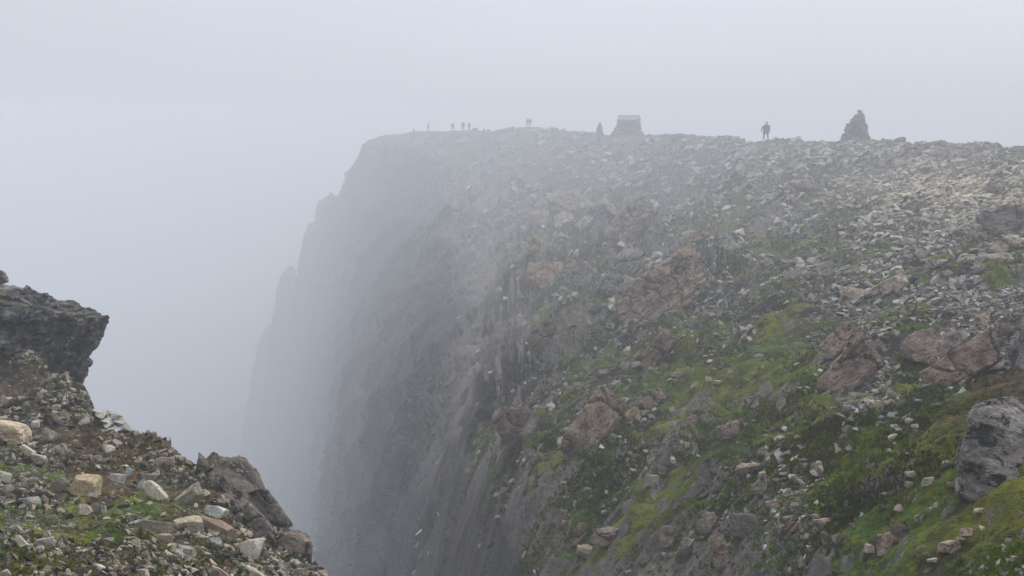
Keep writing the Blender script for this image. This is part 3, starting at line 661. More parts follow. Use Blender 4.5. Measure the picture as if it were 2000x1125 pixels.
PK = (1.08,.95,.86); OR = (1.25,1.,.82); PL = (1.55,1.5,1.42); GY = (.85,.9,.95); WH = (2.1,2.1,2.1); TN = (1.2,1.08,.9); DK = (.5,.5,.52); MD = (.8,.78,.75)
OUT = [  # x0, x1, y0, y1, label, options
(1064,1162,377,424,'broad tan rock dome with shaded underside at the top of the gully',dict(col=(1.2,1.15,1.05),sub=5,depth=.9,push=0)),
(1082,1119,414,455,'pale grey block standing below the left half of the tan dome',dict(col=PL,depth=.7)),
(1117,1154,422,464,'pale slanting block just right of the grey block below the tan dome',dict(col=PL,roll=-25)),
(1041,1079,408,452,'pale rounded rock left of the two blocks below the tan dome',dict(col=TN)),
(1022,1058,455,508,'buff rock pillar stepping down towards the orange boulder',dict(col=TN,sub=5)),
(1033,1104,512,574,'big orange brown boulder on the far side of the gully',dict(col=OR,sub=5,depth=.9)),
(1103,1170,508,560,'knobbly grey brown outcrop joined to the right of the orange boulder',dict(col=MD,sub=5)),
(1170,1212,388,430,'small pale slab outcrop at the head of the long grey rib',dict(col=TN,roll=35)),
(1172,1275,392,500,'long slanting grey rib of fluted rock right of the gully',dict(col=(1.3,1.24,1.16),roll=-38,sub=6,flute=1.2,depth=.6,seed=41,push=-.02)),
(1168,1240,480,604,'smooth blue grey slab at the foot of the long rib',dict(col=(.95,1.,1.1),roll=-24,sub=5,flute=.8,depth=.5,push=0)),
(1222,1378,500,648,'wide pinkish fluted rock face slanting down to the green gully',dict(col=(1.3,1.12,1.),roll=-30,sub=6,flute=1.6,depth=.6,seed=12,push=-.02,asp=.62)),
(1326,1386,448,478,'low pink slab on green moss above the fluted face',dict(col=PK,roll=-12)),
(1252,1311,640,742,'upright pink buttress left of the bright green hollow',dict(col=(1.05,.88,.78),roll=-18,sub=5,flute=.8)),
(1016,1090,622,702,'slanting brown slab with stones on its crest beside the cliff edge',dict(col=(.8,.72,.66),roll=-38,sub=5,flute=1.0,depth=.5)),
(1463,1511,506,542,'weathered grey outcrop among scattered stones in mid slope',dict(col=MD,roll=-20)),
(1643,1702,558,602,'rounded pale boulder with flat face left of the black flecked rock',dict(col=(1.25,1.12,1.02))),
(1692,1768,536,590,'black flecked pale rock leaning above the rounded boulder',dict(col=(1.25,1.12,1.02),roll=-25,mat=None)),
(1746,1796,590,626,'tilted brown slab with a dark hollow to its right',dict(col=(.95,.9,.82),roll=-25,depth=.5)),
(1785,1820,490,515,'small brown boulder at the left end of the pale strata',dict(col=PK)),
(1807,1855,508,526,'flat pale bedding slab nearest the small brown boulder',dict(col=PL,roll=-6,depth=.9)),
(1861,1914,497,519,'flat pale bedding slab, second in the line rising to the right',dict(col=PL,roll=-14,depth=.9)),
(1900,1973,494,522,'pale bedding slab, widest in the line below the purple outcrop',dict(col=(1.2,1.15,1.1),roll=-14,depth=.9)),
(1924,1994,468,492,'thin pale bedding slab, highest in the line below the purple outcrop',dict(col=PL,roll=-18,depth=.9)),
(1914,2020,408,466,'purplish overhanging outcrop with deep shade beneath at the right edge',dict(col=(.75,.68,.72),roll=-8,sub=5,depth=1.,push=.05)),
(1985,2030,515,565,'grey rock end cut by the right edge above the yellow moss',dict(col=MD)),
(1606,1668,625,705,'ribbed brown rock left of the mossy ledge',dict(col=PK,roll=-35,sub=5,flute=1.3)),
(1590,1725,668,790,'long pink slab with black spots slanting down left on the moss',dict(col=(1.1,.95,.88),roll=-36,sub=6,flute=1.0,depth=.5,seed=77,asp=.5)),
(1764,1830,640,722,'pinkish grey boulder with a notch, leftmost of the cracked boulder group',dict(col=(1.,.88,.82),sub=5)),
(1808,1895,634,720,'bluish topped boulder in the middle of the cracked boulder group',dict(col=(.95,.9,.88),roll=-20,sub=5)),
(1800,1960,664,764,'huge brown boulder with black lichen spots, lowest of the cracked group',dict(col=(1.05,.88,.78),roll=-22,sub=6,depth=.7,seed=5)),
(1952,2010,612,668,'rounded grey pink boulder above the huge brown one at the right edge',dict(col=(1.,.9,.86),sub=5)),
(1975,2040,645,735,'blue grey boulder cut by the right edge of the view',dict(col=(.85,.9,1.),sub=5)),
(1912,1934,614,643,'upright tan egg shaped stone standing among dark gravel',dict(col=(1.5,1.3,.95),roll=8,depth=.6)),
(1100,1204,756,916,'long slanting brown slab with a pale broken lower edge',dict(col=(1.2,1.05,.93),roll=-38,sub=6,flute=.9,depth=.45,seed=18,push=-.02)),
(1245,1300,760,812,'grey boulder leaning on the top of the brown slab pile',dict(col=(1.,.92,.86),roll=-25,sub=5)),
(1221,1254,796,830,'small rusty orange rock beneath the leaning grey boulder',dict(col=OR)),
(1200,1232,776,802,'pale block resting at the top of the brown slab',dict(col=PL)),
(1233,1252,776,806,'dark slanted stone between two pale blocks',dict(col=MD,roll=-30)),
(1249,1268,816,839,'square pale stone standing like a card below the boulder pile',dict(col=WH,roll=-8,depth=.3,lean=.1)),
(1340,1352,805,830,'small pale rocks on the green bank',dict(col=TN)),
(1402,1446,824,866,'pinkish crumbling outcrop on the green bank',dict(col=PK,sub=5)),
(1453,1484,772,800,'flecked grey rock half sunk in green moss',dict(col=(1.15,1.05,1.))),
(1518,1536,775,800,'brown rock beside the flecked grey rock',dict(col=PK)),
(968,1050,795,870,'low rusty pink outcrop in dark heather by the cliff edge',dict(col=(.75,.6,.54),sub=5)),
(1096,1144,1020,1082,'upright brown rock fin at the bottom of the view',dict(col=(.95,.84,.76),roll=-20,sub=5,flute=.8)),
(1124,1160,1062,1108,'square pinkish block below the brown rock fin',dict(col=PK,sub=5)),
(1150,1232,1028,1066,'broken rock ledge under a mossy brow',dict(col=(.9,.8,.72),sub=5,flute=.5)),
(1288,1324,1026,1076,'rounded brown boulder at the head of the lower outcrop',dict(col=PK,sub=5)),
(1318,1345,1048,1125,'narrow leaning rock blade in the lower outcrop',dict(col=(1.,.92,.88),roll=-22,sub=5,flute=.8)),
(1350,1400,1000,1060,'grey jagged outcrop on the right of the leaning blade',dict(col=MD,sub=5,flute=.8)),
(1392,1426,1040,1130,'brown ribbed rock running off the bottom of the view',dict(col=PK,sub=5,flute=.8,roll=-12)),
(1428,1490,1000,1056,'black lichened outcrop left of the pink boulder pile',dict(col=DK,sub=5)),
(1436,1500,902,926,'flat topped broken pink ledge beside the pale egg shaped stone',dict(col=(1.3,1.1,1.),sub=5)),
(1480,1500,925,975,'dark jagged rock hanging below the pink ledge',dict(col=(.8,.76,.74),sub=4)),
(1581,1609,900,935,'tall pale stone with a pointed foot standing on moss',dict(col=(1.7,1.6,1.45),roll=5)),
(1491,1531,977,999,'flat cream stone lying at the edge of the lower ledge',dict(col=(1.5,1.35,1.2))),
(1519,1568,1020,1060,'large pinkish boulder in the lower pile',dict(col=(1.3,1.1,1.))),
(1560,1584,1033,1056,'cream block wedged right of the large pinkish boulder',dict(col=(1.6,1.45,1.3))),
(1527,1552,1009,1024,'cream flat stone on top of the pinkish boulder',dict(col=(1.6,1.45,1.3))),
(1590,1628,1012,1039,'rounded pink boulder right of the lower pile',dict(col=(1.3,1.12,1.02))),
(1575,1592,1020,1036,'small pink rock between the two piles',dict(col=PK)),
(1604,1622,1037,1068,'upright brown rock under the rounded pink boulder',dict(col=PK,roll=-15)),
(1625,1650,1042,1062,'dark rock right of the upright brown one',dict(col=MD)),
(1714,1752,1040,1088,'cone shaped brown boulder on green moss',dict(col=(1.1,.92,.8),sub=5)),
(1741,1776,1018,1064,'black topped rock behind the cone shaped boulder',dict(col=(.7,.6,.52),sub=5)),
(1687,1709,1060,1081,'pale pink stone left of the cone shaped boulder',dict(col=(1.5,1.25,1.1))),
(1830,1873,1054,1085,'broad pink boulder on the yellow green moss',dict(col=(1.25,1.02,.98),roll=6)),
(1874,1901,1032,1050,'pale wedge shaped stone above the broad pink boulder',dict(col=(1.6,1.45,1.3))),
(1866,1892,1048,1060,'tan slab between the wedge and the broad pink boulder',dict(col=(1.3,1.15,1.))),
(1555,1579,1090,1112,'grey brown stone half sunk at the bottom edge',dict(col=TN)),
(1815,1870,294,323,'broad triangular boulder just below the skyline on the right',dict(col=(1.05,1.,.95))),
(1764,1804,290,320,'dark slab pile left of the triangular boulder',dict(col=(.8,.78,.78),roll=-20)),
(1740,1768,269,286,'jagged skyline rock right of the large cairn',dict(col=MD)),
(1805,1850,277,292,'flat skyline rock left of the low ridge',dict(col=MD)),
(1905,1960,280,300,'low ridge of dark rocks on the skyline near the right edge',dict(col=MD)),
(1966,2010,286,306,'grey skyline rock cut by the right edge',dict(col=MD)),
(1922,1960,362,378,'dark flat boulder in the pale boulder field',dict(col=(.85,.78,.76))),
(1780,1822,396,414,'brownish boulder in the middle of the boulder field',dict(col=(1.,.88,.8))),
(1545,1600,352,374,'low tan outcrop in the upper boulder field',dict(col=TN)),
(1436,1488,312,350,'faint peaked rock in the misty upper slope',dict(col=(1.1,1.1,1.1))),
(1760,1784,465,483,'rounded tan boulder on dark scree',dict(col=TN)),
(968,1008,250,262,'low flat skyline rock left of the slab with two people',dict(col=MD,depth=1.)),
(920,936,251,259,'rounded skyline rock beside two of the walkers',dict(col=MD)),
]
for (a0,a1,b0,b1,lb,kw) in OUT: place('rock_outcrop' if (a1-a0) > 45 else 'boulder', a0,a1,b0,b1,lb,cat='rock' if (a1-a0)>45 else 'boulder',**kw)

STN = [ # single pale stones on the right hand slope
(1739,1754,829,841,'small bluish white rounded pebble on dark moss',(2.,2.2,2.5)),
(1778,1793,828,839,'small cream triangular stone right of the bluish pebble',(2.1,1.95,1.6)),
(1732,1755,847,863,'white pointed stone below the bluish pebble',(2.3,2.2,2.)),
(1731,1741,876,884,'small white stone below the white pointed stone',(2.,1.9,1.8)),
(1766,1796,919,933,'pale flat oval stone left of the two lobed stone',(1.7,1.6,1.4)),
(1799,1824,931,951,'cream two lobed stone on open moss',(1.9,1.75,1.5)),
(1768,1786,940,954,'pinkish stone below the flat oval stone',(1.3,1.15,1.05)),
(1839,1865,902,914,'pinkish brick shaped stone near the great dark boulder',(1.35,1.2,1.1)),
(1848,1871,941,955,'pinkish stone at the foot of the great dark boulder',(1.25,1.1,1.)),
(1744,1764,985,1003,'pale upright block on the moss bank',(1.5,1.35,1.2)),
(1823,1838,981,994,'small white triangular stone on the bright bank',(1.9,1.85,1.7)),
(1812,1823,990,1000,'small cream stone beside the white triangular one',(1.7,1.6,1.4)),
(1897,1932,992,1006,'long pinkish stone lying on the bright moss',(1.4,1.25,1.1)),
(1786,1802,1004,1024,'leaning cream stone above a small pile',(1.6,1.45,1.3)),
(1962,1977,1051,1064,'pale speckled stone near the lower right corner',(1.6,1.5,1.4)),
(1972,1994,1085,1097,'flat buff stone at the lower right corner',(1.5,1.35,1.1)),
(1811,1838,1090,1100,'bright white broken stone at the bottom edge',(2.5,2.5,2.4)),
(1912,1922,1027,1041,'curved white stone on the bright moss',(2.2,2.1,2.)),
(1988,2000,998,1010,'pinkish rounded stone at the right edge',(1.5,1.3,1.2)),
(1583,1597,1003,1013,'pale stone above the rounded pink boulder',(1.7,1.6,1.4)),
(1546,1562,981,993,'flat cream stone right of the ledge edge stone',(1.7,1.55,1.4)),
(1562,1578,865,875,'buff flat block on mid green moss',(1.5,1.4,1.2)),
(1568,1580,905,917,'pale stone left of the tall pointed one',(1.5,1.4,1.3)),
(1480,1498,920,940,'cream block at the right end of the pink ledge',(1.9,1.75,1.5)),
(1309,1319,892,906,'white egg shaped stone in a dark green hollow',(2.5,2.4,2.2)),
(1272,1283,963,978,'small white wedge on the mossy brow',(2.1,2.,1.8)),
(1255,1288,925,952,'pale grey slab lying tilted on moss',(1.6,1.6,1.6)),
(1173,1190,996,1006,'small white stone on the yellow green brow',(2.,1.9,1.8)),
(1203,1214,892,902,'round pale stone at the end of the brown slab',(1.7,1.65,1.5)),
(1225,1240,882,890,'flat pale stone above the mossy brow',(1.7,1.65,1.5)),
(1146,1156,967,977,'small orange stone on the mossy brow',(2.,1.2,.8)),
(1334,1346,864,876,'cream stone on the left edge of the green bank',(1.9,1.7,1.4)),
(1537,1566,526,549,'pale rounded stone in mid slope, left of two smaller ones',(1.4,1.35,1.25)),
(1570,1588,530,547,'grey stone right of the pale rounded one in mid slope',(1.2,1.15,1.1)),
(1598,1634,511,527,'long pale flat stone in mid slope',(1.45,1.4,1.3)),
(1604,1628,526,542,'pale wedge under the long flat stone',(1.4,1.35,1.2)),
(1748,1770,526,540,'cream flat stone above the flecked leaning rock',(1.5,1.4,1.3)),
(1648,1662,470,482,'pale stone on dark scree, high on the slope',(1.3,1.25,1.2)),
(1233,1252,706,719,'flat white stone near the upright buttress',(1.6,1.5,1.4)),
(1215,1228,706,722,'pale stone left of the flat white one near the buttress',(1.5,1.4,1.3)),
(1166,1190,722,734,'pale slab on the dark shelf by the cliff',(1.5,1.4,1.3)),
(1310,1332,726,738,'pale stone on the edge of the bright green hollow',(1.5,1.45,1.3)),
(1350,1366,746,762,'pale pointed stone beside the green bank',(1.5,1.45,1.3)),
(1392,1410,742,752,'flat white stone on the green hollow',(1.7,1.6,1.5)),
(1376,1392,734,746,'cream stone on the green hollow',(1.6,1.5,1.4)),
(1172,1186,592,600,'small pale stone in the misty gully',(1.5,1.5,1.4)),
(1976,1992,516,528,'white stone on the yellow moss at the right',(1.8,1.75,1.6)),
(1800,1822,575,584,'white flat stone on the green ledge',(1.8,1.75,1.6)),
]
for (a0,a1,b0,b1,lb,c) in STN: place('stone', a0,a1,b0,b1,lb,cat='stone',mat=M_stone,col=[q*.62 for q in c],sub=4,lean=.3,depth=.9,push=.12,rough=.035,extra=4)

LFT = [ # foreground spur
(-60,60,820,878,'big rounded pale boulder at the left edge of the foreground','boulder',dict(col=(1.75,1.55,1.25),sub=5,round_=.5,depth=.8,roll=8)),
(135,199,928,976,'yellow brown angular stone in the foreground','stone',dict(col=(1.3,1.1,.76),sub=4,roll=5)),
(282,326,934,986,'long white angular block tilting to the right','stone',dict(col=(1.75,1.7,1.55),roll=38,depth=.5)),
(335,396,948,998,'grey split slab right of the long white block','stone',dict(col=(1.1,1.1,1.02),roll=-20,depth=.5,lean=.1,sub=4)),
(212,247,924,952,'pale grey lichen crusted stone between the yellow and white ones','stone',dict(col=(1.15,1.15,1.1))),
(400,445,988,1013,'blue white quartz stone on the foreground slope','stone',dict(col=(1.9,2.05,2.1),roll=12,depth=.7)),
(340,399,1010,1042,'cream block with a vertical crack in the foreground','stone',dict(col=(1.4,1.3,1.1),roll=-5)),
(447,521,1056,1100,'large pale triangular stone near the lower edge','stone',dict(col=(1.45,1.36,1.26),seed=3,roll=-12)),
(153,183,986,1010,'small cream angular stone below the yellow one','stone',dict(col=(1.6,1.5,1.4))),
(175,209,983,1007,'black flecked stone beside the small cream one','stone',dict(col=(.8,.8,.8))),
(474,514,1106,1134,'tan block cut by the bottom edge','stone',dict(col=(1.5,1.35,1.1),roll=20)),
(183,214,1102,1122,'smooth white pebble at the bottom edge','stone',dict(col=(1.7,1.65,1.6),round_=.6,roll=20)),
(255,275,1053,1074,'small pointed white stone on yellow moss','stone',dict(col=(1.6,1.5,1.4))),
(333,363,889,904,'pale rounded stone on the foreground crest','stone',dict(col=(1.4,1.35,1.2),round_=.3)),
(388,466,1012,1060,'long brown slab slanting down to the right','stone',dict(col=(.95,.75,.62),roll=30,depth=.5)),
(473,535,986,1056,'big grey speckled block on the foreground edge','boulder',dict(col=(.9,.84,.8),sub=5,roll=25,seed=8)),
(496,562,948,1046,'dark cracked rock forming the foreground edge','boulder',dict(col=(.72,.66,.62),sub=5,roll=35,push=.15)),
(540,612,1036,1098,'orange brown jutting boulder at the tip of the foreground edge','boulder',dict(col=(1.,.88,.78),sub=5,seed=52,push=0.05)),
(424,470,925,975,'dark broken rock on the crest of the foreground slope','boulder',dict(col=(.7,.65,.62),sub=5,roll=25)),
(378,428,890,932,'pinkish rock on the foreground crest','boulder',dict(col=(.8,.72,.66),sub=4,roll=28)),
(306,343,892,922,'pinkish lichened stone in brown moss','stone',dict(col=(.95,.85,.78))),
(38,70,870,894,'long white stone beside the big rounded boulder','stone',dict(col=(1.5,1.42,1.3),roll=28,depth=.6)),
(58,95,888,905,'flat pale stone below the long white one','stone',dict(col=(1.35,1.3,1.2),roll=15,depth=.6)),
(82,116,838,864,'grey stone right of the big rounded boulder','stone',dict(col=(1.1,1.05,.98),roll=10)),
(60,78,822,836,'small white stone above the long white one','stone',dict(col=(1.6,1.6,1.5))),
(34,81,970,994,'rounded grey stone left of the yellow one','stone',dict(col=(1.05,1.1,1.12),round_=.3)),
(274,308,924,944,'flat grey slab above the long white block','stone',dict(col=(.95,.97,.98),depth=.8)),
(269,284,937,962,'thin bluish stone leaning on the long white block','stone',dict(col=(1.3,1.4,1.5),depth=.5,roll=10)),
(101,127,934,968,'dark flecked upright stone left of the yellow one','stone',dict(col=(.75,.75,.72),roll=15)),
(72,111,1051,1080,'angular lichen marked stone at lower left','stone',dict(col=(1.05,1.05,1.02),roll=-15)),
(484,518,1050,1068,'pale flat stone behind the large triangular one','stone',dict(col=(1.35,1.3,1.15))),
(300,339,1042,1063,'dull brown stone below the cream block','stone',dict(col=(.95,.88,.78))),
(-20,26,1114,1135,'cream slab at the lower left corner','stone',dict(col=(1.35,1.25,1.1),roll=-20)),
(30,56,1046,1076,'pale wedge at the lower left','stone',dict(col=(1.4,1.35,1.25),roll=30)),
(15,45,1025,1040,'flecked pale stone at the lower left','stone',dict(col=(1.2,1.15,1.1))),
(80,100,1035,1050,'small pale block at the lower left','stone',dict(col=(1.3,1.25,1.2))),
(265,340,1016,1044,'dark flat topped slab left of the cream block','stone',dict(col=(.7,.62,.56),roll=8)),
(345,385,1066,1092,'brown grey stone above the lower edge','stone',dict(col=(.95,.9,.84),roll=15)),
(340,360,1075,1095,'blue grey angular stone above the lower edge','stone',dict(col=(1.1,1.15,1.2))),
(410,446,1105,1130,'long brown stone at the bottom edge','stone',dict(col=(1.1,.95,.78),roll=25)),
(258,290,1110,1130,'buff stone at the bottom edge','stone',dict(col=(1.2,1.1,1.))),
(560,600,1108,1125,'low brown rock behind the bottom of the edge','stone',dict(col=(1.,.85,.72))),
(524,552,1088,1110,'grey slab right of the large triangular stone','stone',dict(col=(1.2,1.18,1.12),roll=28,depth=.5)),
(160,182,888,905,'grey upright stone in brown moss','stone',dict(col=(1.,1.,.95))),
(180,200,887,903,'grey upright stone touching its twin in brown moss','stone',dict(col=(.85,.86,.85))),
(420,440,925,942,'dark rounded rock on the crest','stone',dict(col=(.55,.48,.44),round_=.4)),
(100,120,790,803,'pale flat stone under the overhanging rock','stone',dict(col=(1.5,1.4,1.3))),
(0,27,776,792,'pale wedge at the left edge under the overhang','stone',dict(col=(1.4,1.3,1.2))),
(75,120,763,775,'white flat stone near the overhang foot','stone',dict(col=(1.4,1.35,1.3))),
]
for (a0,a1,b0,b1,lb,ct,kw) in LFT:
    k2 = dict(lean=.2, push=.12, mat=M_stonen, sub=4, rough=.035 if ct == 'stone' else .06, extra=4); k2.update(kw)
    if ct == 'boulder': k2['mat'] = M_outn if a0 > 0 else M_stonen
    k2['col'] = [q*(1. if k2['mat'] is M_stonen else 1.) for q in k2['col']]
    place('stone' if ct == 'stone' else 'boulder', a0,a1,b0,b1,lb,cat=ct,**k2)

def at(px, py, d):
    a, z = ray(px, py); return (a*d, d, z*d)
# overhanging rock at the left
def pts(front, back): return [at(p[0], p[1], p[2]*1.09) for p in front+back]
root = empty('overhanging_rock', at(60, 760, 19)); tag(root, 'dark overhanging rock jutting into the mist at the left', 'rock')
def sub_rock(name, P_, sub, rough, mat, seed, col=(1,1,1)):
    o = hull_rock(name, P_, sub, rough, mat, seed); o.location = Vector(o.location)-root.location; o.parent = root; o.color = (*col, 1); return o
sub_rock('overhang', pts([(-160,590,17),(60,600,17),(120,618,17),(190,622,17.6),(196,634,17.8),(166,668,18),(140,730,18.3),(124,760,18.4),(40,765,16.6),(-160,770,16)],
                 [(-160,520,21),(60,575,20.5),(150,604,20),(188,622,19),(124,760,19.5),(-160,780,20)]), 6, .075, M_darkn, 3)
sub_rock('turf_cap', pts([(-160,578,17.2),(10,590,17.2),(60,606,17.3),(120,616,17.5),(178,620,17.9)],
                 [(-160,515,20.5),(0,562,20.5),(70,577,20.3),(130,596,19.8),(178,615,18.8),(60,612,18.4),(-160,610,18.)]), 5, .035, M_spur, 5)
for e_ in ('scree','moss','brown','rock'):
    me = bpy.data.objects['turf_cap'].data; at_ = me.attributes.new(e_, 'FLOAT', 'POINT')
    at_.data.foreach_set('value', np.full(len(me.vertices), {'scree':.35,'moss':.45,'brown':.45,'rock':.25}[e_], np.float32))
b1 = sub_rock('block', pts([(-60,520,19.5),(0,526,19.5),(15,540,19.6),(17,552,19.8),(-60,560,19.4)],[(-60,515,21),(10,540,21),(-60,560,21)]), 4, .05, M_outn, 9)
b2 = sub_rock('block', pts([(-10,556,19.4),(40,562,19.4),(54,566,19.5),(48,577,19.5),(-10,572,19.2)],[(-10,553,20.5),(50,563,20.4),(-10,575,20.4)]), 4, .05, M_outn, 10)
for lb, f, bk, sd in (
 ('square topped head of the cliff fading in the mist', [(709,283,152),(740,266,152),(800,262,150),(800,300,146),(702,330,153),(690,345,155)],[(712,283,162),(800,262,160),(700,350,165)],81),
 ('flat topped skyline slab on which two people stand', [(1004,256,135),(1013,249,135),(1054,248.6,135),(1066,257,134),(1030,266,132)],[(1010,249,143),(1058,249,143),(1066,262,142),(1004,262,142)],85),
 ('block perched on the cliff edge in the mist', [(673,338,165),(684,330,165),(698,340,164),(700,365,162),(676,368,164),(674,350,165)],[(676,338,169),(698,345,169),(690,368,169)],82),
 ('jutting cliff shoulder fading into the mist', [(622,394,176),(640,384,175),(665,380,172),(672,420,166),(640,470,170),(612,462,178),(619,415,177)],[(625,395,186),(670,385,182),(615,460,188)],83),
 ('lower misty shoulder of the cliff', [(604,436,184),(622,430,182),(640,440,178),(640,500,174),(590,505,186),(594,470,186)],[(606,440,194),(640,440,188),(592,500,196)],84)):
    o = hull_rock('rock_outcrop', [at(p[0], p[1], far(p[2])) for p in f+bk], 5, .03, M_dark, sd); o.color = (.9,.9,.95,1); tag(o, lb, 'rock')
hp, _ = hit(1890, 962); gd = hp.y if hp else 6.; GB = [(1868,965,0),(1876,885,-.01),(1903,808,.01),(1938,786,.04),(1985,790,.04),(2050,838,.03),(2095,905,.02),(2090,985,-.02),(1990,1000,-.05),(1905,985,-.03)]
o = hull_rock('boulder', [at(a, b, gd*(1+c)) for a, b, c in GB]+[at(a, b, gd*1.2) for a, b, c in GB if b < 990], 6, .05, M_streak, 31)
tag(o, 'great pinkish grey boulder with black streaked top at the lower right edge', 'boulder')
# dark knob and cracked pale slab below it
o = hull_rock('boulder', pts([(60,765,15.4),(85,752,15.4),(120,750,15.6),(150,757,15.5),(166,775,15.4),(176,797,15.2),(120,800,14.4),(60,790,14.6)],[(60,752,16.8),(150,755,16.6),(176,800,16.4),(60,800,16.)]), 6, .07, M_darkn, 21)
o.color = (1.25,1.1,1.0,1); tag(o, 'rounded dark knob of rock under the overhanging rock', 'boulder')
o = hull_rock('boulder', pts([(120,795,14.2),(172,800,14.2),(200,835,13.3),(228,868,12.6),(130,860,12.4)],[(120,792,15),(172,798,15),(225,870,14)]), 6, .07, M_darkn, 22)
o.color = (1.3,1.25,1.15,1); tag(o, 'mossy grey rock left of the cracked pale slab', 'boulder')
root2 = empty('cracked_slab', at(225, 868, 13)); tag(root2, 'pale cracked slab split into blocks on the foreground edge', 'rock')
root = root2
BL = [[(172,797),(205,801),(212,815),(194,820)],[(207,801),(238,811),(243,822),(215,816)],[(194,822),(213,817),(224,832),(207,838)],
      [(216,818),(243,824),(238,838),(226,832)],[(207,840),(224,834),(240,846),(222,853)],[(240,838),(245,823),(258,838),(256,850),(243,847)],
      [(222,855),(240,848),(255,852),(250,866),(225,868)],[(256,852),(260,838),(270,856),(275,868),(252,867)]]
for i, q in enumerate(BL):
    f = [(a, b, 13.6-(b-800)*.018) for a, b in q]; bk = [(a, b, 14.3-(b-800)*.016) for a, b in q]
    sub_rock('block', pts(f, bk), 3, .015, M_stonen, 60+i, [c*[1.,.86,1.08,.92,1.1,.8,1.,.9][i] for c in (1.22,1.24,1.2)])

# ---------------------------------------------------------------- loose stones large enough to pick apart, nearest and largest first
LOW = [rock_mesh(500+i, M_stone, sub=2, rough=.03) for i in range(10)]
LOWN = [rock_mesh(520+i, M_stonen, sub=3, rough=.03) for i in range(8)]
def singles(V, Z, n, sizes_, lows, mx, namer, seed, tilt=.25):
    r = np.random.default_rng(seed)
    Pt, N, s = stone_field(V, Z, n, lambda Z_, cx, cy: (np.clip(Z_[...,0],0,1)**.8+.03)*(1 if Z_.shape[-1] < 5 else (Z_[...,-1] < .35)*(cx > 930)), sizes_, mx, r); B = basis(N, r, tilt)
    tn = tints(n, r, .55, 1.15, .08); zs = r.uniform(.3,.8,n)
    for i in range(n):
        px, py = project(*Pt[i])
        lb, gp = namer(px, py)
        o = link('loose_stone', lows[i % len(lows)])
        S = Matrix.Diagonal(tuple(s[i]*np.array([r.uniform(.9,1.4), r.uniform(.7,1.1), zs[i]])))
        o.matrix_world = Matrix.Translation(Vector(Pt[i]+N[i]*s[i]*.1)) @ (Matrix(B[i].tolist()) @ S).to_4x4()
        o.color = (*tn[i], 1); tag(o, describe(px, py, tn[i], zs[i], s[i]*F/Pt[i][1]/9.2), 'stone', gp)
LMK = [((a+b)/2, (c+d_)/2, l) for (a,b,c,d_,l,_) in OUT]+[((a+b)/2, (c+d_)/2, l) for (a,b,c,d_,l,_) in STN]+[((a+b)/2, (c+d_)/2, l) for (a,b,c,d_,l,_,_) in LFT]
def short(l):
    for cut in (' with ',' on ',' in ',' at ',' of ',' below ',' right ',' left ',' above ',' between ',' standing ',' lying ',' slanting ',' beside ',' under ',' cut ',' among ',' just ',', ',' near ',' stepping ',' joined ',' fading ',' jutting ',' tilting ',' forming ',' leaning ',' running ',' hanging '):
        k = l.find(cut)
        if k > 0 and len(l[:k].split()) >= 2: l = l[:k]
    return ' '.join(l.split()[:6])
USED = {}
def describe(px, py, col, fl, big):
    v = sum(col)/3; tone = 'pale' if v > .88 else 'dark' if v < .62 else 'mid grey'
    if col[0] > col[2]*1.13: tone = {'pale':'cream','dark':'dark brown','mid grey':'buff'}[tone]
    elif col[2] > col[0]*1.08: tone = {'pale':'bluish pale','dark':'slate','mid grey':'bluish grey'}[tone]
    for k in np.argsort([math.hypot(a-px, b-py) for a, b, _ in LMK])[:5]:
        a, b, l = LMK[k]; dx, dy = px-a, py-b
        w_ = ('right of' if dx > 0 else 'left of') if abs(dx) > abs(dy)*1.2 else ('below' if dy > 0 else 'above')
        t = f"{'large' if big > 1.15 else 'small' if big < .85 else 'mid sized'} {tone} {'flat' if fl < .45 else 'blocky'} stone {w_} the {short(l)}"
        if t not in USED: USED[t] = 1; return t
    return t
def nm_main(px, py):
    if py < 460: return 'grey angular stone lying in the boulder field below the skyline', 'stones of the upper boulder field'
    if px < 1350: return 'grey angular stone on the mossy shelves beside the cliff', 'stones beside the cliff'
    if py < 760: return 'pale angular stone among moss in the middle of the slope', 'stones of the middle slope'
    return 'pale stone lying on the green moss at lower right', 'stones on the lower green moss'
singles(V_main, Z_main, 80, lambda d, r, n, cx, cy: np.exp(r.normal(0,.3,n))*9.5*d/F, LOW, 30, nm_main, 77)
singles(V_spur, Z_spur, 75, lambda d, r, n, cx, cy: np.exp(r.normal(0,.35,n))*9*d/F, LOWN, 32, lambda px, py: ('lichen spotted grey stone lying loose on the foreground slope', 'loose stones of the foreground slope'), 78, .4)

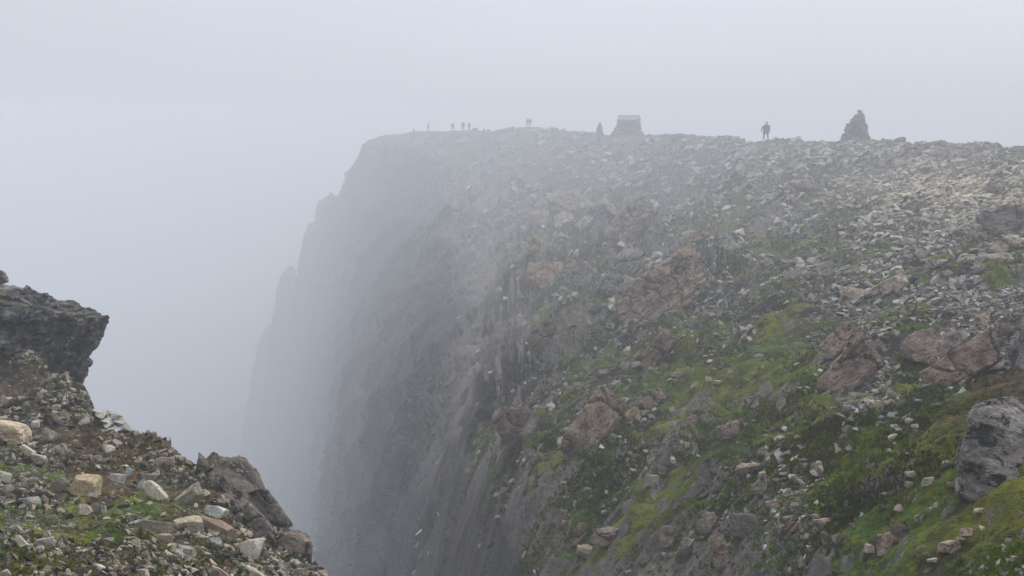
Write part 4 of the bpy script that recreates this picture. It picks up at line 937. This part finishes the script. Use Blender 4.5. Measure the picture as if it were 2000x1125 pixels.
# ---------------------------------------------------------------- cairns and the stone shelter
SL = [rock_mesh(700+i, M_stone, sub=2, rough=.04, extra=4) for i in range(8)]
def pile(rootname, loc, prof, depthk, label, cat, ssz, group=None, lh=None):
    """dry stone pile: prof = (height, left, right) outline in metres; every stone is a part"""
    rt = empty(rootname, loc); tag(rt, label, cat, group); zt = prof[-1][0]; z = 0.; r = random.Random(int(loc[0]*10))
    pz = [p[0] for p in prof]; pl = [p[1] for p in prof]; pr = [p[2] for p in prof]; lay = 0
    while z < zt-.02:
        h = (lh or ssz*.42)*r.uniform(.8,1.2); l = np.interp(z+h/2, pz, pl); q = np.interp(z+h/2, pz, pr); rx = (q-l)/2; cx = (q+l)/2; ry = rx*depthk
        rx_ = max(rx-ssz*.3, .02); ry_ = max(ry-ssz*.3, .02); n = max(1, int(2*math.pi*math.sqrt((rx_*rx_+ry_*ry_)/2)/(ssz*.8)))
        ph = r.uniform(0, 6.28)
        for i in range(n):
            t = ph+i*2*math.pi/n; 
            o = link('stone', SL[r.randrange(8)], rt); jr = r.uniform(-.10,.13)*ssz*2*min(1, rx/(ssz*2.2)); o.location = (cx+(rx_+jr)*math.cos(t), (ry_+jr)*math.sin(t), z+h/2)
            o.rotation_euler = (r.uniform(-.12,.12), r.uniform(-.12,.12), t+r.uniform(-.3,.3)+math.pi/2)
            k = r.uniform(.7,1.45)*min(1, (rx+.12)/.45); o.scale = (ssz*.62*k, ssz*.5*r.uniform(.8,1.2), h*.72); v = r.uniform(.25,.8); o.color = (v, v*.97, v*.94, 1)
        z += h; lay += 1
    # rubble heart
    ring = 14; V = []; 
    for zz in np.linspace(-.3, zt*.97, 9):
        l = np.interp(zz, pz, pl); q = np.interp(zz, pz, pr); rx = max((q-l)/2-ssz*.42, .03)
        for i in range(ring): t = i*2*math.pi/ring; V.append(((l+q)/2+rx*math.cos(t), rx*depthk*math.sin(t), zz))
    Fq = [[a*ring+i, a*ring+(i+1)%ring, (a+1)*ring+(i+1)%ring, (a+1)*ring+i] for a in range(8) for i in range(ring)]
    o = link('rubble_core', np_mesh('rubble_core', V, Fq, {'tint':('FLOAT_COLOR', np.ones((len(V),4))*[.4,.4,.4,1])}, False, [M_stone]), rt); o['kind'] = 'stuff'
    return rt
def foot(px, py, d, sink=.15):
    d = far(d)
    """point on the ground at distance d below the pixel, pinned to the surveyed row"""
    p = at(px, py, d); return (p[0], p[1], p[2]-sink)
d = 71.; k = far(d)/F
pile('cairn', foot(1670, 280, d), [(0,-33*k,30*k),(20*k,-22*k,25*k),(34*k,-18*k,23*k),(44*k,-12*k,19*k),(52*k,-6*k,17*k),(60*k,0*k,14*k),(65*k,4*k,11*k)], .9,
     'large conical stone cairn standing on the skyline at the right', 'cairn', .46)
d = 108.; k = far(d)/F
pile('cairn', foot(1171, 263, d), [(0,-7*k,7*k),(12*k,-6.5*k,5.6*k),(13*k,-5*k,5.4*k),(20*k,-3.6*k,4*k),(25*k,-1*k,1.5*k)], .9, 'slender round topped cairn left of the stone shelter', 'cairn', .32)
d = 130.; k = far(d)/F
pile('cairn', foot(945, 257, d), [(0,-4*k,4*k),(4*k,-3*k,3*k),(5*k,-1.5*k,1.5*k),(8.5*k,-1.1*k,1.1*k)], .9, 'tiny cairn on the skyline between the walkers and the flat rocks', 'cairn', .22)
pile('cairn', foot(808, 257, 143), [(0,-2*k,4*k),(4*k,-1.6*k,2*k),(8*k,-1.*k,1.*k)], .9, 'tiny pointed cairn near the misty cliff corner', 'cairn', .22)
pile('cairn', foot(1148.5, 262, 109), [(0,-1.4*k,1.4*k),(4.5*k,-1*k,1*k)], .9, 'stub of stones left of the slender cairn', 'cairn', .2)

# emergency shelter: light metal hut on a battered stone plinth
d = 108.; k = far(d)/F
sh = pile('stone_shelter', foot(1228, 264, d), [(0,-36*k,30*k),(7*k,-32*k,27*k),(11*k,-29*k,24*k),(16*k,-28*k,23*k),(17*k,-26*k,23*k),(22*k,-23*k,22*k),(26*k,-21.5*k,21.5*k),(31*k,-21*k,21*k)], .7,
     'stone shelter with a pale flat roofed hut on the skyline', 'shelter', .5)
M_metal = flat_mat('painted_metal', (.62,.66,.68), .5); M_roof = flat_mat('dark_roof', (.16,.17,.18), .6)
def box(name, c, s, mat, parent, bev=.02):
    bm = bmesh.new(); bmesh.ops.create_cube(bm, size=1)
    for v in bm.verts: v.co = Vector((v.co.x*s[0], v.co.y*s[1], v.co.z*s[2]))
    bmesh.ops.bevel(bm, geom=bm.edges[:], offset=min(bev, min(s)*.3), segments=1, affect='EDGES')
    me = bpy.data.meshes.new(name); bm.to_mesh(me); bm.free(); me.materials.append(mat); o = link(name, me, parent); o.location = c; return o
hx = (-20.4*k, 20*k); W_ = hx[1]-hx[0]; cx_ = sum(hx)/2
for i in range(5): box('wall_panel', (hx[0]+W_*(i+.5)/5, -.95, 34.3*k), (W_/5-.02, .05, 9.*k), M_metal, sh)
box('wall_panel', (hx[0]+.05, 0, 34.3*k), (.05, 1.8, 9.*k), M_metal, sh); box('wall_panel', (hx[1]-.05, 0, 34.3*k), (.05, 1.8, 9.*k), M_metal, sh); box('wall_panel', (cx_, .95, 34.3*k), (W_, .05, 9.*k), M_metal, sh)
box('roof', (cx_, 0, 39.4*k), (W_+.12, 2.1, .09), M_roof, sh); box('door', (cx_+.6, .99, 33.5*k), (.6, .04, 7*k), M_roof, sh)
r_ = random.Random(5)
for i in range(13):   # stones heaped against the hut, higher at the ends
    t = i/12; o = link('stone', SL[i%8], sh); o.location = (hx[0]+.25+(W_-.3)*t, -1.0, (28.6+2.2*(2*t-1)**2+(1.5*t))*k); o.scale = (.3, .25, .14+.05*r_.random()); o.rotation_euler = (0, r_.uniform(-.15,.15), r_.uniform(-.4,.4)); o.color = (.7,.68,.66,1)
for i, (px, py, w_, h_) in enumerate(((1277,259,14,6),(1292,261,8,5),(1262,257,16,8))):
    place('boulder', px-w_/2, px+w_/2, py-h_/2, py+h_/2, ['flat boulder right of the stone shelter','small boulder farthest right of the stone shelter','low boulder touching the right foot of the stone shelter'][i], cat='boulder', col=MD, sub=3)

# ---------------------------------------------------------------- people
M_skin = flat_mat('skin', (.42,.28,.21)); M_boot = flat_mat('boots', (.04,.035,.03)); M_trou = flat_mat('trousers', (.05,.052,.06))
JK = [flat_mat('jacket_dark', (.05,.055,.07)), flat_mat('jacket_grey', (.09,.09,.10)), flat_mat('jacket_brown', (.10,.075,.06))]; M_hat = flat_mat('knit_hat', (.03,.03,.035)); M_pack = flat_mat('pack_cloth', (.06,.045,.04))
def skin_mesh(verts, edges, root_i):
    me = bpy.data.meshes.new('figure'); me.from_pydata([v[:3] for v in verts], edges, []); o = bpy.data.objects.new('tmp', me); COL.objects.link(o)
    m = o.modifiers.new('s', 'SKIN'); m.use_smooth_shade = True
    for i, v in enumerate(verts):
        sv = me.skin_vertices[0].data[i]; r = v[3]; sv.radius = (r, v[4] if len(v) > 4 else r); sv.use_root = (i == root_i)
    s = o.modifiers.new('d', 'SUBSURF'); s.levels = 1; s.render_levels = 1
    dg = bpy.context.evaluated_depsgraph_get(); out = bpy.data.meshes.new_from_object(o.evaluated_get(dg)); bpy.data.objects.remove(o); return out
def make_person(loc, height, rz, label, jk, pose, hat=True, pack=False, wide=1.12, jw=1.0, jl=0.):
    armL, armR, legs, lean_ = pose; V = []; E = []
    def add(p, r, par=None, r2=None):
        V.append((p[0], p[1]+lean_*max(p[2]-.95,0), p[2], r, r2 or r)); 
        if par is not None: E.append((par, len(V)-1))
        return len(V)-1
    pel = add((0,0,.98), .15, None, .11); ch = add((0,0,1.2), .155, pel, .115); ch2 = add((0,0,1.40), .165, ch, .11); nk = add((0,0,1.53), .058, ch2)
    hd = add((0,-.015,1.62), .085, nk, .095); tp = add((0,-.01,1.72), .072, hd, .085); nose = add((0,-.115,1.635), .014, hd)
    for sx, arm in ((-1, armL), (1, armR)):
        s_ = add((sx*.19,0,1.43), .07, ch2); e_ = add((sx*.19+arm[0][0], arm[0][1], arm[0][2]), .052, s_); w_ = add((sx*.19+arm[1][0], arm[1][1], arm[1][2]), .034, e_)
        b = V[w_][:3]; b = (b[0], b[1]-lean_*max(b[2]-.95,0), b[2]); dz = -1 if arm[1][2] < 1.2 else .2
        pm = add((b[0], b[1]-.01, b[2]+.07*dz), .036, w_, .02)
        for f in range(4):
            q = add((b[0], b[1]-.045+.024*f, b[2]+.12*dz), .010, pm); add((b[0]-sx*.012, b[1]-.045+.024*f, b[2]+(.155+.01*(f in (1,2)))*dz), .008, q)
        q = add((b[0]-sx*.02, b[1]-.05, b[2]+.06*dz), .011, pm); add((b[0]-sx*.03, b[1]-.065, b[2]+.09*dz), .009, q)
    for sx, lg in ((-1, legs[0]), (1, legs[1])):
        h = add((sx*.09,0,.90), .10, pel); kn = add((sx*.10+lg[0]*.5, lg[1]*.5-.02, .50), .070, h); an = add((sx*.11+lg[0], lg[1], .10), .045, kn); add((sx*.12+lg[0], lg[1]-.17, .045), .045, an, .035)
    me = skin_mesh(V, E, 0)
    for m in (jk, M_trou, M_skin, M_boot): me.materials.append(m)
    for p in me.polygons:
        c = p.center; out = abs(c.x) > .15
        p.material_index = 3 if c.z < .13 else 2 if (c.z > 1.51) else 1 if (c.z < .86 and not out and c.z < .86) else 0
    rt = empty('person', loc, rz); rt.scale = (height/1.79*wide, height/1.79*wide, height/1.79); tag(rt, label, 'person', None); o = link('body', me, rt)
    if hat:
        D, Fq = ICO[3]; H = D*[.098,.112,.085]; H[:,2] = np.maximum(H[:,2], -.02); ho = link('hat', np_mesh('hat', H, Fq, None, True, [M_hat]), rt); ho.location = (0, -.0+lean_*.72, 1.70)
    else:
        D, Fq = ICO[3]; H = D*[.094,.108,.105]; H[:,2] = np.where(H[:,1] < -.03, np.maximum(H[:,2], .03), H[:,2]); ho = link('hair', np_mesh('hair', H, Fq, None, True, [M_hat]), rt); ho.location = (0, .012+lean_*.72, 1.69)
    # jacket: wider outer layer over the trunk
    jv = []; ring = 20; pr = [(.80-jl,.185,.15),(.84-jl,.19,.155),(1.0,.185,.15),(1.2,.19,.15),(1.38,.205,.14),(1.47,.15,.11),(1.53,.075,.075)]
    for z_, a_, b_ in pr:
        a_ = a_ if z_ > 1.45 else a_*(1+(jw-1)*(1.47-z_)/.3 if z_ > 1.17 else jw)
        for i in range(ring): t = i*2*math.pi/ring; jv.append((a_*math.cos(t)*(1+.03*math.sin(3*t+z_*9)), b_*math.sin(t)+lean_*max(z_-.95,0), z_))
    jf = [[a*ring+i, a*ring+(i+1)%ring, (a+1)*ring+(i+1)%ring, (a+1)*ring+i] for a in range(len(pr)-1) for i in range(ring)]
    link('jacket', np_mesh('jacket', jv, jf, None, True, [jk]), rt)
    if pack:
        V_, Fq = rock_shape(9, sub=3, rough=.01, extra=0); pk = link('backpack', np_mesh('backpack', V_*[.19,.13,.28], Fq, None, True, [M_pack]), rt); pk.location = (0, .22, 1.22)
    return rt
DOWN = [(.05,.0,1.16),(.07,-.05,.92)]; DOWNL = [(-.05,.0,1.16),(-.07,-.05,.92)]; OUTL = [(-.13,.02,1.18),(-.17,-.02,.93)]; OUTR = [(.09,.02,1.16),(.10,-.03,.92)]
HIPL = [(-.16,.05,1.17),(-.02,-.12,1.02)]; HIPR = [(.16,.05,1.17),(.02,-.12,1.02)]; FR = [(.04,-.05,1.17),(-.10,-.25,1.18)]; FL = [(-.04,-.05,1.17),(.10,-.25,1.18)]
ST = ((0,0),(0,0)); WK = ((-.04,-.22),(.04,.25)); WD = ((-.07,.02),(.07,-.02))
def stand(px, py, d): d = far(d); p = at(px, py, d); return (p[0], p[1], p[2]-.03)
make_person(stand(1495.5, 273.5, 77), 1.74, .25, 'person in a dark loose jacket standing alone left of the large cairn', JK[2], (OUTL, OUTR, WD, -.12), hat=True, wide=1.35, jw=1.25, jl=.17)
make_person(stand(836.5, 257, 143), 1.72, 1.2, 'person walking near the misty cliff corner, farthest left of the people', JK[0], (DOWNL, DOWN, WK, 0))
make_person(stand(884.5, 257, 136), 1.64, 2.2, 'person standing with arms close, first left of the tallest walker', JK[1], (FL, FR, WK, -.05), pack=True)
make_person(stand(904.5, 257.5, 131), 1.80, 0.2, 'tallest of the walkers, standing with legs apart and hands at the hips', JK[0], (HIPL, HIPR, WD, 0))
make_person(stand(916.5, 256, 131), 1.50, 3.3, 'shorter person in a bulky jacket right of the tallest walker', JK[1], (DOWNL, DOWN, ST, -.05), pack=True)
make_person(stand(1030, 248.5, 138), 1.68, 2.9, 'left person of the pair standing on the flat skyline slab', JK[1], (FL, FR, ST, -.03), hat=True)
make_person(stand(1035.5, 248.5, 138), 1.68, .3, 'right person of the pair on the slab, one elbow out', JK[0], (DOWNL, HIPR, ST, 0), hat=False)

# ---------------------------------------------------------------- mist
bm = bmesh.new(); bmesh.ops.create_cube(bm, size=1)
lo, hi_ = Vector((-620,-100,-150)), Vector((620,900,6.0))
for v in bm.verts: v.co = Vector([lo[i] if v.co[i] < 0 else hi_[i] for i in range(3)])
me = bpy.data.meshes.new('haze'); bm.to_mesh(me); bm.free()
hm = bpy.data.materials.new('mist'); hm.use_nodes = True; hn = hm.node_tree; hn.nodes.clear()
ho = hn.nodes.new('ShaderNodeOutputMaterial'); pv = hn.nodes.new('ShaderNodeVolumePrincipled')
pv.inputs['Color'].default_value = (.935,.96,1.0,1); pv.inputs['Density'].default_value = 0.0053; pv.inputs['Anisotropy'].default_value = .0
hn.links.new(pv.outputs[0], ho.inputs['Volume']); me.materials.append(hm)
tag(link('haze', me), kind='stuff', label='thick pale mist filling the air over the mountain')
